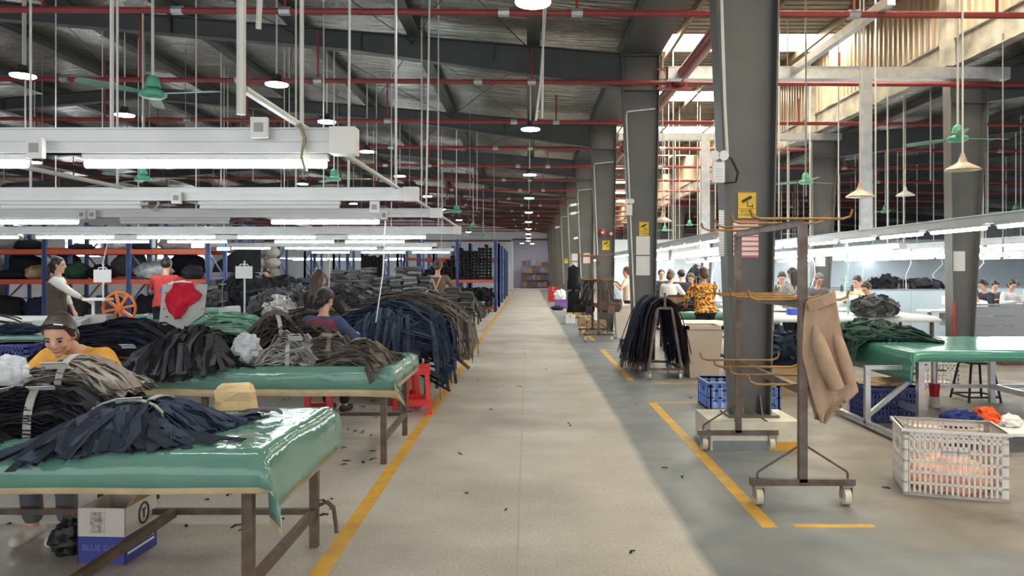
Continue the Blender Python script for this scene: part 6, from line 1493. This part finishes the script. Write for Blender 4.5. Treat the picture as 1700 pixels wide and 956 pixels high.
    pa = MB(); pa.loft([ring(P + u*(z*s), (a*build + 0.013)*s, (b*build + 0.013)*s) for z, a, b in ((-0.12, 0.10, 0.08), (-0.07, 0.165, 0.115), (0.02, 0.165, 0.115), (0.1, 0.15, 0.105))])
    shm = MB()
    for sx in (-1, 1):
        Hp = P + X*(sx*0.085*s) - u*0.04*s
        if pose == 'stand':
            A = Vector((sx*0.1*s, 0.02 + 0.03*sx, 0.08)); K = (Hp + A)/2 + Vector((0, 0.03, 0))
        else:
            th = min(0.41*s, 0.41); zk = min(max(pz - 0.02, 0.44), 0.55)
            K = Vector((sx*0.11*s, math.sqrt(max(0.01, th*th - (Hp.z - zk)**2)) if Hp.z - zk < th else 0.12, zk)); A = Vector((sx*0.1*s, K.y + 0.02 - 0.06, 0.08))
        cap(body, Hp, K, 0.074*s*build, 0.054*s); cap(body, K, A, 0.052*s, 0.034*s); cap(body, A + Vector((0, -0.03, -0.035)), A + Vector((0, 0.13, -0.045)), 0.035, 0.03)
        cap(pa, Hp, K, 0.09*s*build, 0.07*s); cap(pa, K, A + Vector((0, 0, 0.06)), 0.068*s, 0.055*s)
        cap(shm, A + Vector((0, -0.04, -0.03)), A + Vector((0, 0.15, -0.04)), 0.044, 0.038)
    later(body, 'body', M_SKIN, r, min(vox, 0.012)); later(sh, 'shirt', shirt, r, vox, 3); later(pa, 'trousers', pants, r, vox, 3); later(shm, 'shoes', shoes or M_DARK, r, 0.014)
    hb = MB(); hb.ell(hp(0, -0.028, 0.03), (0.086*s, 0.096*s, 0.104*s), 16, 12, hr)
    hb.ell(hp(0, 0.008, 0.078), (0.07*s, 0.062*s, 0.042*s), 14, 8, hr)
    for sx in (-1, 1): cap(hb, hp(sx*0.07, 0.02, 0.06), hp(sx*0.078, 0.0, -0.01), 0.02*s, 0.012*s)
    if hair == 'bun': hb.ell(hp(0, -0.13, 0.04), (0.045*s, 0.04*s, 0.045*s), 12, 8, hr); hb.ell(hp(0, -0.06, -0.04), (0.06*s, 0.05*s, 0.06*s), 12, 8, hr)
    if hair == 'pony': cap(hb, hp(0, -0.11, 0.0), H + Vector((0, -0.15, -0.22))*s, 0.04*s, 0.025*s); hb.ell(hp(0, -0.05, -0.04), (0.066*s, 0.055*s, 0.06*s), 12, 8, hr)
    if hair == 'long':
        for xx in (-0.05, 0, 0.05): cap(hb, hp(xx, -0.07, 0.0), H + Vector((xx*1.3, -0.13, -0.34))*s, 0.05*s, 0.035*s)
    if hair == 'low': hb.ell(hp(0, -0.075, -0.05), (0.075*s, 0.06*s, 0.07*s), 14, 10, hr)
    later(hb, 'hair', hairm or M_HAIR, r, 0.012)
    ey = MB(); br = MB()
    for sx in (-1, 1):
        ey.ell(hp(sx*0.032, 0.079, 0.004), (0.013*s, 0.008*s, 0.006*s), 8, 6, hr)
        br.bar(hp(sx*0.018, 0.086, 0.026), hp(sx*0.05, 0.074, 0.024), 0.006*s, 0.007*s)
    ey.build('eyes', M_BLACK, r, 180); br.build('eyebrows', M_HAIR, r)
    MB().ell(hp(0, 0.089, -0.06), (0.022*s, 0.006*s, 0.006*s), 10, 6, hr).build('lips', mat('lip_red', lin(178, 104, 98), 0.5), r, 180)
    if vest:
        vm = MB(); torso(vm, 0.026, lo=-0.12 if vest[1] else -0.07, hi=0.41 if vest[1] else 0.45)
        if vest[1]: vm.loft([ring(P + u*(z*s), (a + 0.03)*s, (b + 0.03)*s) for z, a, b in ((-0.3, 0.14, 0.11), (-0.07, 0.165, 0.115))])
        later(vm, 'vest', vest[0], r, vox, 2)
    if apron:
        am = MB()
        bk = lambda x, z: P + u*(z*s) + X*(x*s) - fwd*(0.135*s)
        am.ribbon([bk(-0.1, 0.46), bk(0.0, 0.2), bk(0.13, 0.02)], 0.028, 0.008, X); am.ribbon([bk(0.1, 0.46), bk(0.0, 0.2), bk(-0.13, 0.02)], 0.028, 0.008, X); am.ribbon([bk(-0.15, 0.1), bk(0, 0.09), bk(0.15, 0.1)], 0.03, 0.008, u); am.ribbon([bk(-0.1, 0.45), bk(0, 0.44), bk(0.1, 0.45)], 0.03, 0.008, u)
        am.build('apron_straps', apron, r)
    return r, H, hp
def seat_for(x, y, h, label, m=None):
    stool(x, y, 0.2, m or M_STOOL, label, h, 0.3)
def cl(name, rgb, v=0.12): return fab(name, lin(*rgb), v)
JEAN = cl('blue_jeans', (70, 84, 110)); DARKP = cl('dark_trousers', (44, 44, 50)); GREYP = cl('grey_trousers', (96, 98, 100))
M_SHOE = mat('pale_shoe', lin(206, 196, 188), 0.6)
# the seated woman in yellow: faces the camera, bent over the bundles
p_, H_, hp_ = person('woman in a yellow shirt bent over the bundles at the closest table', (-2.76, 4.36, 1.175), R(180), cl('yellow_shirt', (216, 158, 74), 0.06), GREYP, 'sit', 16, 28, 'low', mat('dark_brown_hair', lin(58, 44, 38), 0.45, 0, 0.25, 30, 0.3, 60), [(-0.2, 0.36, 0.93), (0.2, 0.36, 0.93)], 0.3, 0.011, 1.0, 10, shoes=M_SHOE, hdeg=55)
MB().tube([hp_(-0.088, -0.0, 0.03), hp_(-0.075, 0.05, 0.085), hp_(0, 0.075, 0.118), hp_(0.075, 0.05, 0.085), hp_(0.088, 0, 0.03)], 0.007, 6).build('hair_band', M_BLACK, p_, 40)
MB().ribbon([hp_(-0.06, 0.062, 0.106), hp_(-0.02, 0.076, 0.12)], 0.02, 0.006).build('hair_clip', M_PAPER, p_)
person('woman in a denim and red vest sitting with her back turned', (PX(540, 7.9), 7.9, PZ(497, 7.9)), R(-12), cl('denim_shirt', (74, 86, 118)), DARKP, 'sit', 10, 22, 'low', None, [(-0.12, 0.42, 0.86), (0.2, 0.42, 0.86)], 0.55, 0.013, 1.0, -15, vest=(cl('red_denim_vest', (124, 70, 82)), False))
seat_for(PX(540, 7.9)-0.02, 7.72, 0.46, 'red plastic stool under the woman in the denim vest')
person('long haired woman with a paper on her head behind the denim vest', (PX(531, 10.15), 10.15, PZ(463, 10.15)), R(-20), cl('black_top', (50, 46, 48)), DARKP, 'stand', 8, 15, 'long', M_HAIRB, None, 0.9)
single('paper_slip', MB().ribbon([at(522, 446, 10.1), at(533, 443, 10.1)], 0.05, 0.004), M_PAPER, 'white paper slip clipped on the long haired woman', 'paper')
person('woman in a white blouse and brown vest standing before the rack', (PX(97, 11.2), 11.2, PZ(440, 11.2)), R(-70), cl('white_blouse', (220, 218, 210), 0.05), JEAN, 'stand', 2, 5, 'pony', None, [(-0.1, 0.2, 0.95), (0.1, 0.42, 1.1)], 0.75, vest=(cl('brown_vest', (92, 80, 72)), True))
person('man in a red shirt seen from behind near the wrapped bale', (PX(302, 13.0)-0.03, 12.5, PZ(440, 12.5)), R(8), cl('red_shirt', (186, 70, 68)), DARKP, 'stand', 10, 25, 'short', None, None, 0.35)
crumple('paper_heap', 'white papers in a blue tray behind the red garment', (PX(300, 9.7), 9.68), (0.16, 0.1, 0.05), M_PAPER, 'paper', 55, 1.33)
single('blue_tray', MB().box(PX(300,9.7)-0.2, PX(300,9.7)+0.2, 9.55, 9.82, 1.27, 1.33).box(PX(300,9.7)-0.03, PX(300,9.7)+0.03, 9.66, 9.72, 0.783, 1.27), mat('blue_tray_plastic', lin(80, 92, 170), 0.4), 'blue tray on a stand behind the red garment', 'tray')
person('person in a brown shirt with pink apron straps seen from behind', (PX(727, 14.8), 14.8, PZ(442, 14.8)), R(-5), cl('brown_shirt', (120, 100, 82)), DARKP, 'stand', 6, 20, 'bun', M_HAIRB, [(-0.3, 0.3, 1.1), (0.3, 0.3, 1.1)], 0.8, apron=cl('pink_strap', (226, 190, 176), 0.04))
person('worker with dark hair half hidden behind the black heaps', (PX(443, 15.1), 15.1, PZ(455, 15.1)), R(170), cl('dark_top', (52, 54, 60)), DARKP, 'stand', 10, 25, 'short')
person('woman in a cream top standing side-on behind the second column', (PX(1040, 18.6), 18.6, PZ(451, 18.6)), R(75), cl('cream_top', (226, 208, 186), 0.05), DARKP, 'stand', 3, 8, 'bun', M_HAIRB, [(-0.12, 0.28, 1.2), (0.12, 0.28, 1.25)], 0.3)
person('man in a dark shirt facing the camera behind the sewing tables', (PX(1098, 19.5), 19.5, PZ(455, 19.5)), R(185), cl('charcoal_shirt', (58, 60, 62)), DARKP, 'stand', 5, 10, 'short')
person('woman in white seen from the side beside the brown carton', (PX(1114, 16.3), 16.3, PZ(458, 16.3)), R(-35), cl('white_top', (222, 220, 214), 0.04), DARKP, 'stand', 8, 20, 'low', M_HAIRB)
person('man in a black and brown jacket seen from behind', (PX(1131, 17.6), 17.6, PZ(456, 17.6)), R(15), cl('black_jacket', (44, 44, 50)), DARKP, 'stand', 6, 20, 'short', None, None, 1.0, build=1.15)
person('dark dressed worker sitting low beside the black jacket', (PX(1147, 18.2), 18.2, PZ(462, 18.2)), R(150), cl('dark_grey_top', (60, 58, 60)), DARKP, 'sit', 10, 30, 'low')
FL = mat('flowered_print', lin(232, 176, 66), 0.9, 0, 0, 26, 0.2, 60, col2=lin(96, 48, 36), spec=0.2)
rr_ = [n for n in FL.node_tree.nodes if n.type == 'VALTORGB'][0].color_ramp
rr_.elements[0].position = 0.42; rr_.elements[1].position = 0.56; e_ = rr_.elements.new(0.66); e_.color = (*lin(246, 222, 160), 1); e_ = rr_.elements.new(0.48); e_.color = (*lin(196, 110, 44), 1)
person('woman in a yellow flowered shirt standing with her back turned', (PX(1167, 13.5), 13.5, PZ(455, 13.5)), R(12), FL, DARKP, 'stand', 8, 18, 'low', M_HAIRB, [(-0.22, 0.35, 0.95), (0.1, 0.38, 0.95)], 0.8, 0.014, 1.0, build=1.2)
person('worker bent over a machine right of the first column', (PX(1298, 15.9), 15.9, PZ(461, 15.9)), R(165), cl('white_black_top', (190, 188, 184)), DARKP, 'stand', 18, 35, 'bun')
SP = mat('spotted_print', lin(70, 68, 70), 0.9, 0, 0, 60, 0.1, 80, col2=lin(200, 196, 190), spec=0.2)
person('woman in a spotted shirt standing behind the rack post', (PX(1323, 13.95), 14.2, PZ(455, 14.2)), R(20), SP, DARKP, 'stand', 8, 15, 'long', None, None, 0.7)
person('worker in a grey shirt and cap facing down before the far column', (PX(1360, 14.6), 14.6, PZ(464, 14.6)), R(185), cl('grey_blue_shirt', (104, 104, 112)), DARKP, 'stand', 14, 38, 'short', mat('grey_cap', lin(110, 108, 112), 0.8, 0, 0.3, 30))
person('worker with short black hair behind the boy in cream', (PX(1423, 16.0), 16.0, PZ(467, 16.0)), R(110), cl('tan_shirt', (200, 180, 150)), DARKP, 'sit', 12, 30, 'short')
person('boy in a cream shirt looking down over grey pieces', (PX(1438, 14.35), 14.35, PZ(479, 14.35)), R(115), cl('cream_shirt', (224, 214, 190), 0.05), DARKP, 'sit', 22, 35, 'short', mat('dark_brown_hair', (0,0,0)))
seat_for(PX(1438, 14.35)+0.25, 14.5, 0.36, 'red stool under the boy in cream')
person('worker in a white T-shirt bent beside the papered column', (PX(1616, 15.4), 15.4, PZ(487, 15.4)), R(100), cl('white_tshirt', (226, 226, 222), 0.04), DARKP, 'sit', 30, 40, 'short')
person('worker in a dark jacket behind the white T-shirt', (PX(1632, 16.6), 16.6, PZ(473, 16.6)), R(95), cl('dark_jacket', (52, 56, 64)), DARKP, 'stand', 14, 30, 'short')
person('dark haired worker near the frame edge beyond the grey partition', (PX(1681, 17.3), 17.3, PZ(473, 17.3)), R(180), cl('pale_top', (200, 200, 198)), DARKP, 'stand', 14, 35, 'low')
person('worker looking down between the dark jacket and the frame edge', (PX(1652, 18.3), 18.3, PZ(474, 18.3)), R(170), cl('mid_grey_top', (90, 90, 96)), DARKP, 'stand', 14, 35, 'short')

dg = bpy.context.evaluated_depsgraph_get()
for o, name, m, parent in JOBS:
    me = bpy.data.meshes.new_from_object(o.evaluated_get(dg)); me.name = name
    me.materials.clear(); me.materials.append(m); me.polygons.foreach_set('use_smooth', [True] * len(me.polygons))
    n = bpy.data.objects.new(name, me); COL.objects.link(n); n.parent = parent
for o, name, m, parent, loc, rot in TEXTS:
    me = bpy.data.meshes.new_from_object(o.evaluated_get(dg)); me.name = name
    n = bpy.data.objects.new(name, me); COL.objects.link(n); n.parent = parent; n.location = loc; n.rotation_euler = rot
for o, *_ in TEXTS: bpy.data.objects.remove(o)
for o, *_ in JOBS:
    me = o.data; bpy.data.objects.remove(o); bpy.data.meshes.remove(me)
